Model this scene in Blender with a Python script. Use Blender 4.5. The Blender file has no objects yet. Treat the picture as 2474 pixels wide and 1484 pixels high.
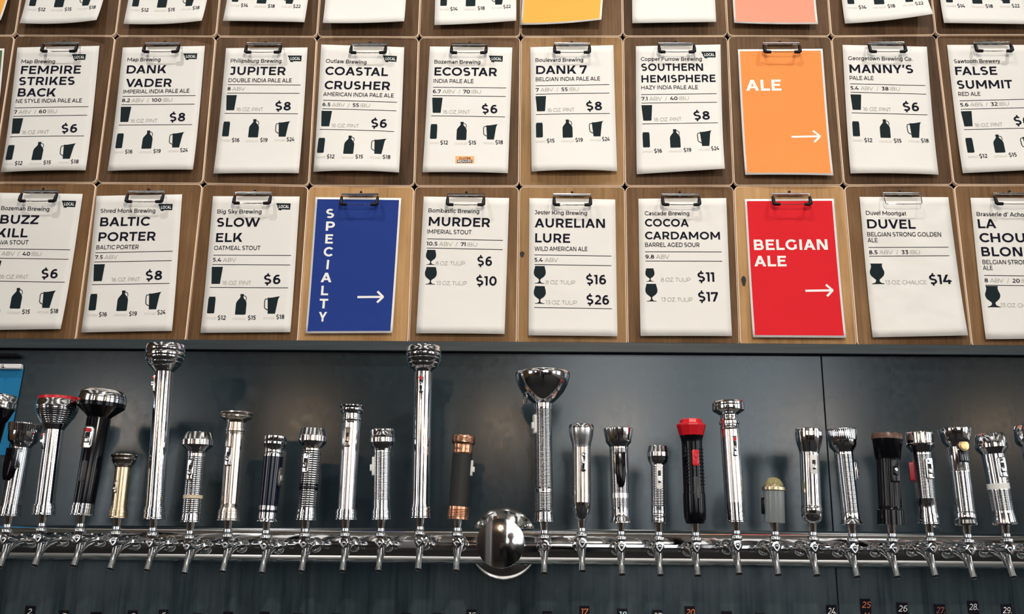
import bpy, math, random
from mathutils import Vector, Matrix

random.seed(11)
SC = bpy.context.scene
COL = SC.collection

# ------------------------------------------------------------------ camera
cam_data = bpy.data.cameras.new('camera')
cam_data.sensor_width = 36.0
cam_data.lens = 36.0 * 2300.0 / 2474.0
cam_data.clip_start = 0.05
cam = bpy.data.objects.new('camera', cam_data)
COL.objects.link(cam)
right, up, back = ((0.999643, 0.023796, 0.012109), (-0.005826, -0.248212, 0.968688), (0.026057, -0.968413, -0.247985))
cam.matrix_world = Matrix(((right[0], up[0], back[0], 0.0), (right[1], up[1], back[1], -2.1258), (right[2], up[2], back[2], 1.45), (0, 0, 0, 1)))
SC.camera = cam

# ------------------------------------------------------------------ exposure, world
SC.view_settings.view_transform = 'Standard'
SC.view_settings.look = 'None'
SC.view_settings.exposure = 0.0
SC.view_settings.gamma = 1.0
SC.view_settings.use_curve_mapping = False
world = bpy.data.worlds.new('world')
SC.world = world
world.use_nodes = True
world.node_tree.nodes['Background'].inputs['Color'].default_value = (0.30, 0.36, 0.45, 1)
world.node_tree.nodes['Background'].inputs['Strength'].default_value = 0.15


def lamp(name, kind, loc, power, color, size, aim=None, spot=None):
    d = bpy.data.lights.new(name, kind)
    d.energy = power
    d.color = color
    if kind == 'AREA':
        d.shape = 'DISK'
        d.size = size
    else:
        d.shadow_soft_size = size
    if spot:
        d.spot_size = math.radians(spot)
        d.spot_blend = 1.0
    o = bpy.data.objects.new(name, d)
    COL.objects.link(o)
    o.location = loc
    if aim is not None:
        o.rotation_euler = (Vector(aim) - Vector(loc)).to_track_quat('-Z', 'Y').to_euler()
    return o


WARM, NEUTRAL, COOL = (1.0, 0.64, 0.38), (1.0, 0.975, 0.94), (0.86, 0.93, 1.0)
# ceiling spots that wash the menu boards
for sx, power, ax in ((-1.4, 78, -1.0), (0.1, 58, 0.1), (1.6, 82, 0.9)):
    lamp('board_spot', 'SPOT', (sx, -1.2, 4.2), power, NEUTRAL, 0.022, aim=(ax, 0.0, 2.05), spot=92)
# one lamp over the bar, just behind the photographer
lamp('bar_spot', 'SPOT', (0.45, -2.7, 3.05), 130, (1.0, 0.88, 0.74), 0.05, aim=(0.0, 0.0, 1.7), spot=100)

# ------------------------------------------------------------------ measurements
# every measurement is in metres: x along the wall, y out of the wall (boards face y = 0), z up
BOARDS = [
  (0, -1, (-1.5751, 3.0894), (-1.3201, 3.0894), (-1.3201, 2.6939), (-1.5751, 2.6939)),
  (0, 0, (-1.3201, 3.0894), (-1.0633, 3.0877), (-1.0633, 2.6922), (-1.3201, 2.6939)),
  (0, 1, (-1.0633, 3.0877), (-0.8081, 3.0861), (-0.8081, 2.6906), (-1.0633, 2.6922)),
  (0, 2, (-0.8081, 3.0861), (-0.5532, 3.0845), (-0.5532, 2.689), (-0.8081, 2.6906)),
  (0, 3, (-0.5532, 3.0845), (-0.2978, 3.0829), (-0.2978, 2.6874), (-0.5532, 2.689)),
  (0, 4, (-0.2978, 3.0829), (-0.044, 3.0836), (-0.044, 2.6881), (-0.2978, 2.6874)),
  (0, 5, (-0.044, 3.0836), (0.2095, 3.0843), (0.2095, 2.6888), (-0.044, 2.6881)),
  (0, 6, (0.2095, 3.0843), (0.4678, 3.085), (0.4678, 2.6895), (0.2095, 2.6888)),
  (0, 7, (0.4678, 3.085), (0.7214, 3.0834), (0.7214, 2.6879), (0.4678, 2.6895)),
  (0, 8, (0.7214, 3.0834), (0.977, 3.0864), (0.977, 2.6909), (0.7214, 2.6879)),
  (0, 9, (0.977, 3.0864), (1.232, 3.0864), (1.232, 2.6909), (0.977, 2.6909)),
  (1, -1, (-1.5751, 2.6939), (-1.3201, 2.6939), (-1.3187, 2.2975), (-1.5737, 2.2975)),
  (1, 0, (-1.3201, 2.6939), (-1.0633, 2.6922), (-1.0637, 2.2975), (-1.3187, 2.2975)),
  (1, 1, (-1.0633, 2.6922), (-0.8081, 2.6906), (-0.8047, 2.2961), (-1.0637, 2.2975)),
  (1, 2, (-0.8081, 2.6906), (-0.5532, 2.689), (-0.548, 2.2915), (-0.8047, 2.2961)),
  (1, 3, (-0.5532, 2.689), (-0.2978, 2.6874), (-0.2943, 2.2911), (-0.548, 2.2915)),
  (1, 4, (-0.2978, 2.6874), (-0.044, 2.6881), (-0.044, 2.2918), (-0.2943, 2.2911)),
  (1, 5, (-0.044, 2.6881), (0.2095, 2.6888), (0.2078, 2.2924), (-0.044, 2.2918)),
  (1, 6, (0.2095, 2.6888), (0.4678, 2.6895), (0.4651, 2.2942), (0.2078, 2.2924)),
  (1, 7, (0.4678, 2.6895), (0.7214, 2.6879), (0.7238, 2.2959), (0.4651, 2.2942)),
  (1, 8, (0.7214, 2.6879), (0.977, 2.6909), (0.9802, 2.2976), (0.7238, 2.2959)),
  (1, 9, (0.977, 2.6909), (1.232, 2.6909), (1.2352, 2.2976), (0.9802, 2.2976)),
  (2, 0, (-1.3187, 2.2975), (-1.0637, 2.2975), (-1.0651, 1.9043), (-1.3201, 1.9043)),
  (2, 1, (-1.0637, 2.2975), (-0.8047, 2.2961), (-0.8082, 1.9041), (-1.0651, 1.9043)),
  (2, 2, (-0.8047, 2.2961), (-0.548, 2.2915), (-0.5479, 1.9029), (-0.8082, 1.9041)),
  (2, 3, (-0.548, 2.2915), (-0.2943, 2.2911), (-0.2933, 1.9037), (-0.5479, 1.9029)),
  (2, 4, (-0.2943, 2.2911), (-0.044, 2.2918), (-0.0448, 1.9035), (-0.2933, 1.9037)),
  (2, 5, (-0.044, 2.2918), (0.2078, 2.2924), (0.2068, 1.9033), (-0.0448, 1.9035)),
  (2, 6, (0.2078, 2.2924), (0.4651, 2.2942), (0.4617, 1.9042), (0.2068, 1.9033)),
  (2, 7, (0.4651, 2.2942), (0.7238, 2.2959), (0.7253, 1.905), (0.4617, 1.9042)),
  (2, 8, (0.7238, 2.2959), (0.9802, 2.2976), (0.9816, 1.9049), (0.7253, 1.905)),
  (2, 9, (0.9802, 2.2976), (1.2352, 2.2976), (1.2366, 1.9049), (0.9816, 1.9049)),
]
SHEETS = [
  dict(key='ne style', row=1, col=0, kind='menu', lift=(0.014, 0.012, 0.018), q=((-1.3076, 2.6592), (-1.0996, 2.6635), (-1.0869, 2.324), (-1.2921, 2.3178)), items=[
    ('text', 'Map Brewing', 'm', (-1.2914, 2.6152), (-1.2059, 2.6151), 0.01),
    ('text', 'FEMPIRE', 'b', (-1.2887, 2.5854), (-1.1378, 2.5867), 0.0222),
    ('text', 'STRIKES', 'b', (-1.2897, 2.5548), (-1.1489, 2.5558), 0.0222),
    ('text', 'BACK', 'b', (-1.2876, 2.5239), (-1.192, 2.5238), 0.0222),
    ('text', 'NE STYLE INDIA PALE ALE', 's', (-1.2891, 2.5061), (-1.1242, 2.5082), 0.0104),
    ('rule', (-1.2892, 2.4928), (-1.1057, 2.4964)),
    ('chain', ('7', 'ABV', '/', '60', 'IBU'), (-1.2892, 2.4768), (0.9998, 0.0195), 0.0094),
    ('rule', (-1.2887, 2.4698), (-1.1056, 2.473)),
    ('icon', 'pint_icon', (-1.2756, 2.4228), (0.9998, 0.0195), 1.023),
    ('text', '16 OZ. PINT', 'l', (-1.2604, 2.4207), (-1.1927, 2.4225), 0.0094),
    ('text', '$6', 'b', (-1.1638, 2.4252), (-1.1242, 2.4259), 0.0226),
    ('rule', (-1.2882, 2.414), (-1.1053, 2.417)),
    ('icon', 'can_icon', (-1.2791, 2.3512), (0.9998, 0.0195), 1.023),
    ('icon', 'growler_icon', (-1.2097, 2.3499), (0.9998, 0.0195), 1.023),
    ('icon', 'pitcher_icon', (-1.1378, 2.3539), (0.9998, 0.0195), 1.023),
    ('text', 'SHINER', 'x', (-1.2882, 2.3369), (-1.2644, 2.3371), 0.0052),
    ('text', 'GROWLER', 'x', (-1.2263, 2.3366), (-1.1947, 2.3376), 0.0052),
    ('text', 'PITCHER', 'x', (-1.1547, 2.3398), (-1.1286, 2.3408), 0.0052),
    ('text', '$12', 'k', (-1.2612, 2.3361), (-1.2421, 2.3365), 0.0102),
    ('text', '$15', 'k', (-1.1909, 2.3377), (-1.1726, 2.3384), 0.0102),
    ('text', '$18', 'k', (-1.1254, 2.3413), (-1.1066, 2.3422), 0.0102),
    ('local', (-1.1474, 2.6313), (0.9998, 0.0209)),
  ]),
  dict(key='imperial ipa', row=1, col=1, kind='menu', lift=(0.012, 0.014, 0.016), q=((-1.0399, 2.6588), (-0.8329, 2.6628), (-0.826, 2.3257), (-1.0334, 2.3228)), items=[
    ('text', 'Map Brewing', 'm', (-1.024, 2.6202), (-0.9406, 2.6201), 0.01),
    ('text', 'DANK', 'b', (-1.0224, 2.5867), (-0.9227, 2.5877), 0.0222),
    ('text', 'VADER', 'b', (-1.0206, 2.5498), (-0.9059, 2.5504), 0.0222),
    ('text', 'IMPERIAL INDIA PALE ALE', 's', (-1.0239, 2.5317), (-0.8595, 2.5344), 0.0104),
    ('rule', (-1.0246, 2.5243), (-0.8428, 2.5264)),
    ('chain', ('8.2', 'ABV', '/', '100', 'IBU'), (-1.0247, 2.5085), (0.9999, 0.0111), 0.0094),
    ('rule', (-1.0243, 2.5015), (-0.8429, 2.5032)),
    ('icon', 'pint_icon', (-1.0117, 2.4549), (0.9999, 0.0111), 1.013),
    ('text', '16 OZ. PINT', 'l', (-0.9967, 2.4527), (-0.9296, 2.4539), 0.0094),
    ('text', '$8', 'b', (-0.9009, 2.4563), (-0.8617, 2.4566), 0.0226),
    ('rule', (-1.0242, 2.4462), (-0.843, 2.4477)),
    ('icon', 'can_icon', (-1.0157, 2.3839), (0.9999, 0.0111), 1.013),
    ('icon', 'growler_icon', (-0.947, 2.382), (0.9999, 0.0111), 1.013),
    ('icon', 'pitcher_icon', (-0.8757, 2.3854), (0.9999, 0.0111), 1.013),
    ('text', 'SHINER', 'x', (-1.0249, 2.3699), (-1.0013, 2.3698), 0.0052),
    ('text', 'GROWLER', 'x', (-0.9636, 2.3691), (-0.9323, 2.3698), 0.0052),
    ('text', 'PITCHER', 'x', (-0.8926, 2.3716), (-0.8667, 2.3724), 0.0052),
    ('text', '$16', 'k', (-0.9981, 2.3688), (-0.9793, 2.3691), 0.0102),
    ('text', '$19', 'k', (-0.9285, 2.3699), (-0.9104, 2.3704), 0.0102),
    ('text', '$24', 'k', (-0.8636, 2.3729), (-0.8449, 2.3736), 0.0102),
    ('local', (-0.8668, 2.6331), (0.9998, 0.0192)),
  ]),
  dict(key='double ipa', row=1, col=2, kind='menu', lift=(0.012, 0.012, 0.014), q=((-0.7791, 2.6567), (-0.5744, 2.6582), (-0.5705, 2.3179), (-0.7762, 2.3165)), items=[
    ('text', 'Philipsburg Brewing', 'm', (-0.7642, 2.6168), (-0.6371, 2.6156), 0.01),
    ('text', 'JUPITER', 'b', (-0.7641, 2.583), (-0.6247, 2.5822), 0.0222),
    ('text', 'DOUBLE INDIA PALE ALE', 's', (-0.7649, 2.5631), (-0.6074, 2.5623), 0.0104),
    ('rule', (-0.7653, 2.5561), (-0.5846, 2.5553)),
    ('chain', ('8', 'ABV'), (-0.7656, 2.5404), (1.0, -0.0042), 0.0094),
    ('rule', (-0.7653, 2.5334), (-0.5851, 2.5324)),
    ('icon', 'pint_icon', (-0.7535, 2.4869), (1.0, -0.0042), 1.007),
    ('text', '16 OZ. PINT', 'l', (-0.7386, 2.4845), (-0.6719, 2.4846), 0.0094),
    ('text', '$8', 'b', (-0.6434, 2.4866), (-0.6044, 2.4864), 0.0226),
    ('rule', (-0.7661, 2.4785), (-0.586, 2.4772)),
    ('icon', 'can_icon', (-0.7586, 2.4165), (1.0, -0.0042), 1.007),
    ('icon', 'growler_icon', (-0.6904, 2.4136), (1.0, -0.0042), 1.007),
    ('icon', 'pitcher_icon', (-0.6195, 2.4158), (1.0, -0.0042), 1.007),
    ('text', 'SHINER', 'x', (-0.7679, 2.4027), (-0.7445, 2.4023), 0.0052),
    ('text', 'GROWLER', 'x', (-0.707, 2.4009), (-0.6759, 2.4012), 0.0052),
    ('text', 'PITCHER', 'x', (-0.6365, 2.4024), (-0.6107, 2.4028), 0.0052),
    ('text', '$16', 'k', (-0.7413, 2.4012), (-0.7226, 2.4012), 0.0102),
    ('text', '$19', 'k', (-0.6721, 2.4012), (-0.6541, 2.4014), 0.0102),
    ('text', '$24', 'k', (-0.6076, 2.4032), (-0.589, 2.4036), 0.0102),
    ('local', (-0.6043, 2.6268), (1.0, 0.0073)),
  ]),
  dict(key='american ipa', row=1, col=3, kind='menu', lift=(0.008, 0.012, 0.02), q=((-0.5408, 2.6663), (-0.333, 2.6585), (-0.3301, 2.3201), (-0.5366, 2.323)), items=[
    ('text', 'Outlaw Brewing', 'm', (-0.5267, 2.6162), (-0.425, 2.6119), 0.01),
    ('text', 'COASTAL', 'b', (-0.526, 2.5829), (-0.3703, 2.5793), 0.0222),
    ('text', 'CRUSHER', 'b', (-0.5254, 2.5442), (-0.3635, 2.5413), 0.0222),
    ('text', 'AMERICAN INDIA PALE ALE', 's', (-0.5271, 2.5255), (-0.3531, 2.5212), 0.0104),
    ('rule', (-0.5267, 2.514), (-0.3441, 2.5084)),
    ('chain', ('6.5', 'ABV', '/', '55', 'IBU'), (-0.5274, 2.4981), (0.9995, -0.0306), 0.0094),
    ('rule', (-0.5273, 2.4911), (-0.3451, 2.4852)),
    ('icon', 'pint_icon', (-0.5166, 2.4438), (0.9995, -0.0306), 1.018),
    ('text', '16 OZ. PINT', 'l', (-0.5016, 2.441), (-0.4342, 2.4393), 0.0094),
    ('text', '$6', 'b', (-0.4053, 2.4406), (-0.366, 2.4392), 0.0226),
    ('rule', (-0.5296, 2.4356), (-0.3476, 2.4295)),
    ('icon', 'can_icon', (-0.5236, 2.3727), (0.9995, -0.0306), 1.018),
    ('icon', 'growler_icon', (-0.4548, 2.368), (0.9995, -0.0306), 1.018),
    ('icon', 'pitcher_icon', (-0.383, 2.3683), (0.9995, -0.0306), 1.018),
    ('text', 'SHINER', 'x', (-0.5335, 2.359), (-0.5097, 2.358), 0.0052),
    ('text', 'GROWLER', 'x', (-0.4719, 2.3556), (-0.4405, 2.355), 0.0052),
    ('text', 'PITCHER', 'x', (-0.4006, 2.3552), (-0.3745, 2.355), 0.0052),
    ('text', '$12', 'k', (-0.5066, 2.3568), (-0.4877, 2.3563), 0.0102),
    ('text', '$15', 'k', (-0.4367, 2.355), (-0.4185, 2.3547), 0.0102),
    ('text', '$18', 'k', (-0.3714, 2.3553), (-0.3526, 2.3552), 0.0102),
    ('local', (-0.3673, 2.6259), (0.9993, -0.0373)),
  ]),
  dict(key='ipa', row=1, col=4, kind='menu', lift=(0.012, 0.012, 0.016), q=((-0.2692, 2.6605), (-0.0643, 2.6574), (-0.0706, 2.3191), (-0.2743, 2.3209)), items=[
    ('text', 'Bozeman Brewing', 'm', (-0.2565, 2.6135), (-0.1429, 2.612), 0.01),
    ('text', 'ECOSTAR', 'b', (-0.2554, 2.581), (-0.1015, 2.5791), 0.0222),
    ('text', 'INDIA PALE ALE', 's', (-0.2569, 2.5611), (-0.1585, 2.56), 0.0104),
    ('rule', (-0.2575, 2.549), (-0.078, 2.5469)),
    ('chain', ('6.7', 'ABV', '/', '70', 'IBU'), (-0.2579, 2.5334), (0.9999, -0.0117), 0.0094),
    ('rule', (-0.2577, 2.5265), (-0.0787, 2.5241)),
    ('icon', 'pint_icon', (-0.2463, 2.4801), (0.9999, -0.0117), 1.0),
    ('text', '16 OZ. PINT', 'l', (-0.2315, 2.4777), (-0.1653, 2.4773), 0.0094),
    ('text', '$6', 'b', (-0.1369, 2.4791), (-0.0983, 2.4785), 0.0226),
    ('rule', (-0.2589, 2.4719), (-0.0801, 2.4693)),
    ('icon', 'can_icon', (-0.2519, 2.4103), (0.9999, -0.0117), 1.0),
    ('icon', 'growler_icon', (-0.1841, 2.4069), (0.9999, -0.0117), 1.0),
    ('icon', 'pitcher_icon', (-0.1137, 2.4086), (0.9999, -0.0117), 1.0),
    ('text', 'SHINER', 'x', (-0.2613, 2.3966), (-0.238, 2.396), 0.0052),
    ('text', 'GROWLER', 'x', (-0.2007, 2.3944), (-0.1698, 2.3944), 0.0052),
    ('text', 'PITCHER', 'x', (-0.1307, 2.3953), (-0.1051, 2.3956), 0.0052),
    ('text', '$12', 'k', (-0.2348, 2.395), (-0.2162, 2.3948), 0.0102),
    ('text', '$15', 'k', (-0.1661, 2.3944), (-0.1482, 2.3945), 0.0102),
    ('text', '$18', 'k', (-0.102, 2.396), (-0.0835, 2.3962), 0.0102),
    ('local', (-0.1045, 2.6256), (0.9999, -0.0152)),
    ('gluten', (-0.1965, 2.3438), (-0.1514, 2.3439), (-0.1972, 2.3632)),
  ]),
  dict(key='belgian ipa', row=1, col=5, kind='menu', lift=(0.01, 0.01, 0.02), q=((-0.02, 2.6581), (0.1853, 2.6634), (0.1888, 2.3254), (-0.0145, 2.324)), items=[
    ('text', 'Boulevard Brewing', 'm', (-0.0068, 2.6178), (0.1106, 2.6184), 0.01),
    ('text', 'DANK 7', 'b', (-0.005, 2.5847), (0.1192, 2.5859), 0.0222),
    ('text', 'BELGIAN INDIA PALE ALE', 's', (-0.0058, 2.5652), (0.1516, 2.5672), 0.0104),
    ('rule', (-0.0058, 2.5527), (0.1737, 2.5561)),
    ('chain', ('7', 'ABV', '/', '55', 'IBU'), (-0.0057, 2.5371), (0.9998, 0.0189), 0.0094),
    ('rule', (-0.0052, 2.5302), (0.1738, 2.5333)),
    ('icon', 'pint_icon', (0.0075, 2.4843), (0.9998, 0.0189), 1.0),
    ('text', '16 OZ. PINT', 'l', (0.0224, 2.4823), (0.0886, 2.4839), 0.0094),
    ('text', '$8', 'b', (0.1169, 2.4866), (0.1556, 2.4872), 0.0226),
    ('rule', (-0.0048, 2.4757), (0.1741, 2.4785)),
    ('icon', 'can_icon', (0.0041, 2.4142), (0.9998, 0.0189), 1.0),
    ('icon', 'growler_icon', (0.0719, 2.4129), (0.9998, 0.0189), 1.0),
    ('icon', 'pitcher_icon', (0.1423, 2.4168), (0.9998, 0.0189), 1.0),
    ('text', 'SHINER', 'x', (-0.0049, 2.4003), (0.0184, 2.4004), 0.0052),
    ('text', 'GROWLER', 'x', (0.0557, 2.4), (0.0866, 2.4009), 0.0052),
    ('text', 'PITCHER', 'x', (0.1257, 2.403), (0.1513, 2.404), 0.0052),
    ('text', '$15', 'k', (0.0216, 2.3995), (0.0402, 2.3999), 0.0102),
    ('text', '$19', 'k', (0.0903, 2.401), (0.1082, 2.4017), 0.0102),
    ('text', '$24', 'k', (0.1543, 2.4045), (0.1728, 2.4053), 0.0102),
  ]),
  dict(key='hazy ipa', row=1, col=6, kind='menu', lift=(0.01, 0.026, 0.018), q=((0.2405, 2.6605), (0.4486, 2.6648), (0.44, 2.3258), (0.2348, 2.318)), items=[
    ('text', 'Copper Furrow Brewing', 'm', (0.2523, 2.6203), (0.4013, 2.6202), 0.01),
    ('text', 'SOUTHERN', 'b', (0.2526, 2.5932), (0.4034, 2.5933), 0.0196),
    ('text', 'HEMISPHERE', 'b', (0.2525, 2.5617), (0.4326, 2.5631), 0.0196),
    ('text', 'HAZY INDIA PALE ALE', 's', (0.2515, 2.543), (0.389, 2.5435), 0.0104),
    ('rule', (0.2512, 2.5293), (0.4334, 2.5312)),
    ('chain', ('7.1', 'ABV', '/', '40', 'IBU'), (0.2511, 2.5134), (0.9999, 0.0108), 0.0094),
    ('rule', (0.2515, 2.5064), (0.4333, 2.5081)),
    ('icon', 'pint_icon', (0.2641, 2.4597), (0.9999, 0.0108), 1.015),
    ('text', '16 OZ. PINT', 'l', (0.2792, 2.4575), (0.3464, 2.4586), 0.0094),
    ('text', '$8', 'b', (0.3752, 2.4611), (0.4144, 2.4614), 0.0226),
    ('rule', (0.2515, 2.451), (0.4331, 2.4525)),
    ('icon', 'can_icon', (0.2601, 2.3886), (0.9999, 0.0108), 1.015),
    ('icon', 'growler_icon', (0.3289, 2.3867), (0.9999, 0.0108), 1.015),
    ('icon', 'pitcher_icon', (0.4003, 2.39), (0.9999, 0.0108), 1.015),
    ('text', 'SHINER', 'x', (0.2508, 2.3745), (0.2745, 2.3745), 0.0052),
    ('text', 'GROWLER', 'x', (0.3123, 2.3737), (0.3437, 2.3744), 0.0052),
    ('text', 'PITCHER', 'x', (0.3834, 2.3762), (0.4094, 2.3771), 0.0052),
    ('text', '$16', 'k', (0.2777, 2.3735), (0.2966, 2.3738), 0.0102),
    ('text', '$19', 'k', (0.3474, 2.3745), (0.3656, 2.375), 0.0102),
    ('text', '$24', 'k', (0.4125, 2.3775), (0.4312, 2.3782), 0.0102),
    ('local', (0.4185, 2.6362), (0.9998, 0.0205)),
  ]),
  dict(key='pale ale', row=1, col=8, kind='menu', lift=(0.01, 0.012, 0.016), q=((0.7466, 2.6633), (0.9511, 2.6581), (0.9415, 2.3176), (0.7373, 2.3211)), items=[
    ('text', 'Georgetown Brewing Co.', 'm', (0.7574, 2.6219), (0.9123, 2.6197), 0.01),
    ('text', 'MANNY’S', 'b', (0.7585, 2.5876), (0.9117, 2.5862), 0.0222),
    ('text', 'PALE ALE', 's', (0.757, 2.5687), (0.8144, 2.5679), 0.0104),
    ('rule', (0.7571, 2.558), (0.9374, 2.5532)),
    ('chain', ('5.4', 'ABV', '/', '38', 'IBU'), (0.7565, 2.5424), (0.9996, -0.0269), 0.0094),
    ('rule', (0.7566, 2.5354), (0.9365, 2.5303)),
    ('icon', 'pint_icon', (0.7673, 2.4887), (0.9996, -0.0269), 1.005),
    ('text', '16 OZ. PINT', 'l', (0.7821, 2.486), (0.8487, 2.4846), 0.0094),
    ('text', '$6', 'b', (0.8772, 2.486), (0.9161, 2.4848), 0.0226),
    ('rule', (0.7546, 2.4806), (0.9342, 2.4753)),
    ('icon', 'can_icon', (0.7607, 2.4186), (0.9996, -0.0269), 1.005),
    ('icon', 'growler_icon', (0.8287, 2.4141), (0.9996, -0.0269), 1.005),
    ('icon', 'pitcher_icon', (0.8995, 2.4147), (0.9996, -0.0269), 1.005),
    ('text', 'SHINER', 'x', (0.751, 2.405), (0.7744, 2.404), 0.0052),
    ('text', 'GROWLER', 'x', (0.8118, 2.4019), (0.8428, 2.4014), 0.0052),
    ('text', 'PITCHER', 'x', (0.8822, 2.4017), (0.9079, 2.4016), 0.0052),
    ('text', '$12', 'k', (0.7776, 2.4029), (0.7962, 2.4025), 0.0102),
    ('text', '$15', 'k', (0.8466, 2.4013), (0.8646, 2.4011), 0.0102),
    ('text', '$18', 'k', (0.911, 2.4019), (0.9296, 2.4019), 0.0102),
  ]),
  dict(key='red ale', row=1, col=9, kind='menu', lift=(0.01, 0.022, 0.016), q=((1.0003, 2.6629), (1.2048, 2.6626), (1.1936, 2.3282), (0.9988, 2.3224)), items=[
    ('text', 'Sawtooth Brewery', 'm', (1.0122, 2.6133), (1.1232, 2.6139), 0.01),
    ('text', 'FALSE', 'b', (1.0128, 2.5813), (1.1127, 2.5819), 0.0222),
    ('text', 'SUMMIT', 'b', (1.0133, 2.5446), (1.1451, 2.5458), 0.0222),
    ('text', 'RED ALE', 's', (1.0137, 2.5255), (1.0662, 2.5261), 0.0104),
    ('rule', (1.0147, 2.5126), (1.1921, 2.517)),
    ('chain', ('5.6', 'ABS', '/', '32', 'IBU'), (1.0148, 2.4972), (0.9997, 0.0246), 0.0094),
    ('rule', (1.0153, 2.4903), (1.1923, 2.4944)),
    ('icon', 'pint_icon', (1.0282, 2.445), (0.9997, 0.0246), 0.989),
    ('text', '16 OZ. PINT', 'l', (1.0429, 2.4431), (1.1084, 2.4451), 0.0094),
    ('text', '$6', 'b', (1.1364, 2.4478), (1.1746, 2.4487), 0.0226),
    ('rule', (1.0161, 2.4364), (1.1929, 2.4402)),
    ('icon', 'can_icon', (1.0252, 2.3757), (0.9997, 0.0246), 0.989),
    ('icon', 'growler_icon', (1.0923, 2.3748), (0.9997, 0.0246), 0.989),
    ('icon', 'pitcher_icon', (1.1619, 2.379), (0.9997, 0.0246), 0.989),
    ('text', 'SHINER', 'x', (1.0164, 2.3618), (1.0395, 2.3621), 0.0052),
    ('text', 'GROWLER', 'x', (1.0763, 2.3619), (1.1069, 2.363), 0.0052),
    ('text', 'PITCHER', 'x', (1.1455, 2.3653), (1.1708, 2.3664), 0.0052),
    ('text', '$12', 'k', (1.0426, 2.3612), (1.061, 2.3617), 0.0102),
    ('text', '$15', 'k', (1.1105, 2.3631), (1.1282, 2.3638), 0.0102),
    ('text', '$18', 'k', (1.1739, 2.3669), (1.1921, 2.3678), 0.0102),
  ]),
  dict(key='java stout', row=2, col=0, kind='menu', lift=(0.008, 0.012, 0.01), q=((-1.3016, 2.2707), (-1.0923, 2.2681), (-1.0963, 1.9321), (-1.3105, 1.9286)), items=[
    ('text', 'Bozeman Brewing', 'm', (-1.2855, 2.2264), (-1.168, 2.2242), 0.01),
    ('text', 'BUZZ', 'b', (-1.2831, 2.192), (-1.1902, 2.191), 0.0222),
    ('text', 'KILL', 'b', (-1.286, 2.1577), (-1.2114, 2.1577), 0.0222),
    ('text', 'JAVA STOUT', 's', (-1.2885, 2.1397), (-1.2067, 2.1401), 0.0104),
    ('rule', (-1.2899, 2.1288), (-1.1039, 2.127)),
    ('chain', ('7.2', 'ABV', '/', '40', 'IBU'), (-1.2903, 2.1127), (1.0, -0.0097), 0.0094),
    ('rule', (-1.2901, 2.1055), (-1.1044, 2.1034)),
    ('icon', 'pint_icon', (-1.2782, 2.0575), (1.0, -0.0097), 1.037),
    ('text', '16 OZ. PINT', 'l', (-1.2629, 2.055), (-1.1942, 2.0547), 0.0094),
    ('text', '$6', 'b', (-1.1648, 2.0566), (-1.1247, 2.0561), 0.0226),
    ('rule', (-1.2912, 2.0489), (-1.1058, 2.0466)),
    ('icon', 'can_icon', (-1.2838, 1.985), (1.0, -0.0097), 1.037),
    ('icon', 'growler_icon', (-1.2136, 1.9816), (1.0, -0.0097), 1.037),
    ('icon', 'pitcher_icon', (-1.1405, 1.9835), (1.0, -0.0097), 1.037),
    ('text', 'SHINER', 'x', (-1.2935, 1.9708), (-1.2694, 1.9703), 0.0052),
    ('text', 'GROWLER', 'x', (-1.2308, 1.9687), (-1.1987, 1.9688), 0.0052),
    ('text', 'PITCHER', 'x', (-1.1581, 1.9698), (-1.1316, 1.9701), 0.0052),
    ('text', '$12', 'k', (-1.2661, 1.9692), (-1.2468, 1.9691), 0.0102),
    ('text', '$15', 'k', (-1.1949, 1.9688), (-1.1763, 1.9689), 0.0102),
    ('text', '$18', 'k', (-1.1284, 1.9705), (-1.1093, 1.9708), 0.0102),
    ('local', (-1.123, 2.2416), (0.9999, -0.0128)),
  ]),
  dict(key='baltic porter', row=2, col=1, kind='menu', lift=(0.01, 0.008, 0.01), q=((-1.0583, 2.2632), (-0.8511, 2.2678), (-0.8386, 1.9302), (-1.0485, 1.9247)), items=[
    ('text', 'Shred Monk Brewing', 'm', (-1.0436, 2.2201), (-0.9112, 2.2209), 0.01),
    ('text', 'BALTIC', 'b', (-1.0407, 2.1861), (-0.9215, 2.1882), 0.0222),
    ('text', 'PORTER', 'b', (-1.04, 2.1485), (-0.9036, 2.151), 0.0222),
    ('text', 'BALTIC PORTER', 's', (-1.0421, 2.1283), (-0.9411, 2.1297), 0.0104),
    ('rule', (-1.0426, 2.12), (-0.8589, 2.1247)),
    ('chain', ('7.5', 'ABV'), (-1.0424, 2.1041), (0.9997, 0.0255), 0.0094),
    ('rule', (-1.0419, 2.097), (-0.8587, 2.1013)),
    ('icon', 'pint_icon', (-1.0285, 2.05), (0.9997, 0.0255), 1.024),
    ('text', '16 OZ. PINT', 'l', (-0.9963, 2.0485), (-0.9285, 2.0507), 0.0094),
    ('text', '$8', 'b', (-0.9166, 2.0531), (-0.877, 2.054), 0.0226),
    ('rule', (-1.041, 2.0412), (-0.858, 2.0453)),
    ('icon', 'can_icon', (-1.0315, 1.9783), (0.9997, 0.0255), 1.024),
    ('icon', 'growler_icon', (-0.9621, 1.9774), (0.9997, 0.0255), 1.024),
    ('icon', 'pitcher_icon', (-0.8901, 1.9819), (0.9997, 0.0255), 1.024),
    ('text', 'SHINER', 'x', (-1.0406, 1.964), (-1.0168, 1.9643), 0.0052),
    ('text', 'GROWLER', 'x', (-0.9786, 1.9641), (-0.947, 1.9653), 0.0052),
    ('text', 'PITCHER', 'x', (-0.907, 1.9677), (-0.8808, 1.9689), 0.0052),
    ('text', '$16', 'k', (-1.0135, 1.9633), (-0.9945, 1.9639), 0.0102),
    ('text', '$19', 'k', (-0.9432, 1.9654), (-0.9249, 1.9662), 0.0102),
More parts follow.
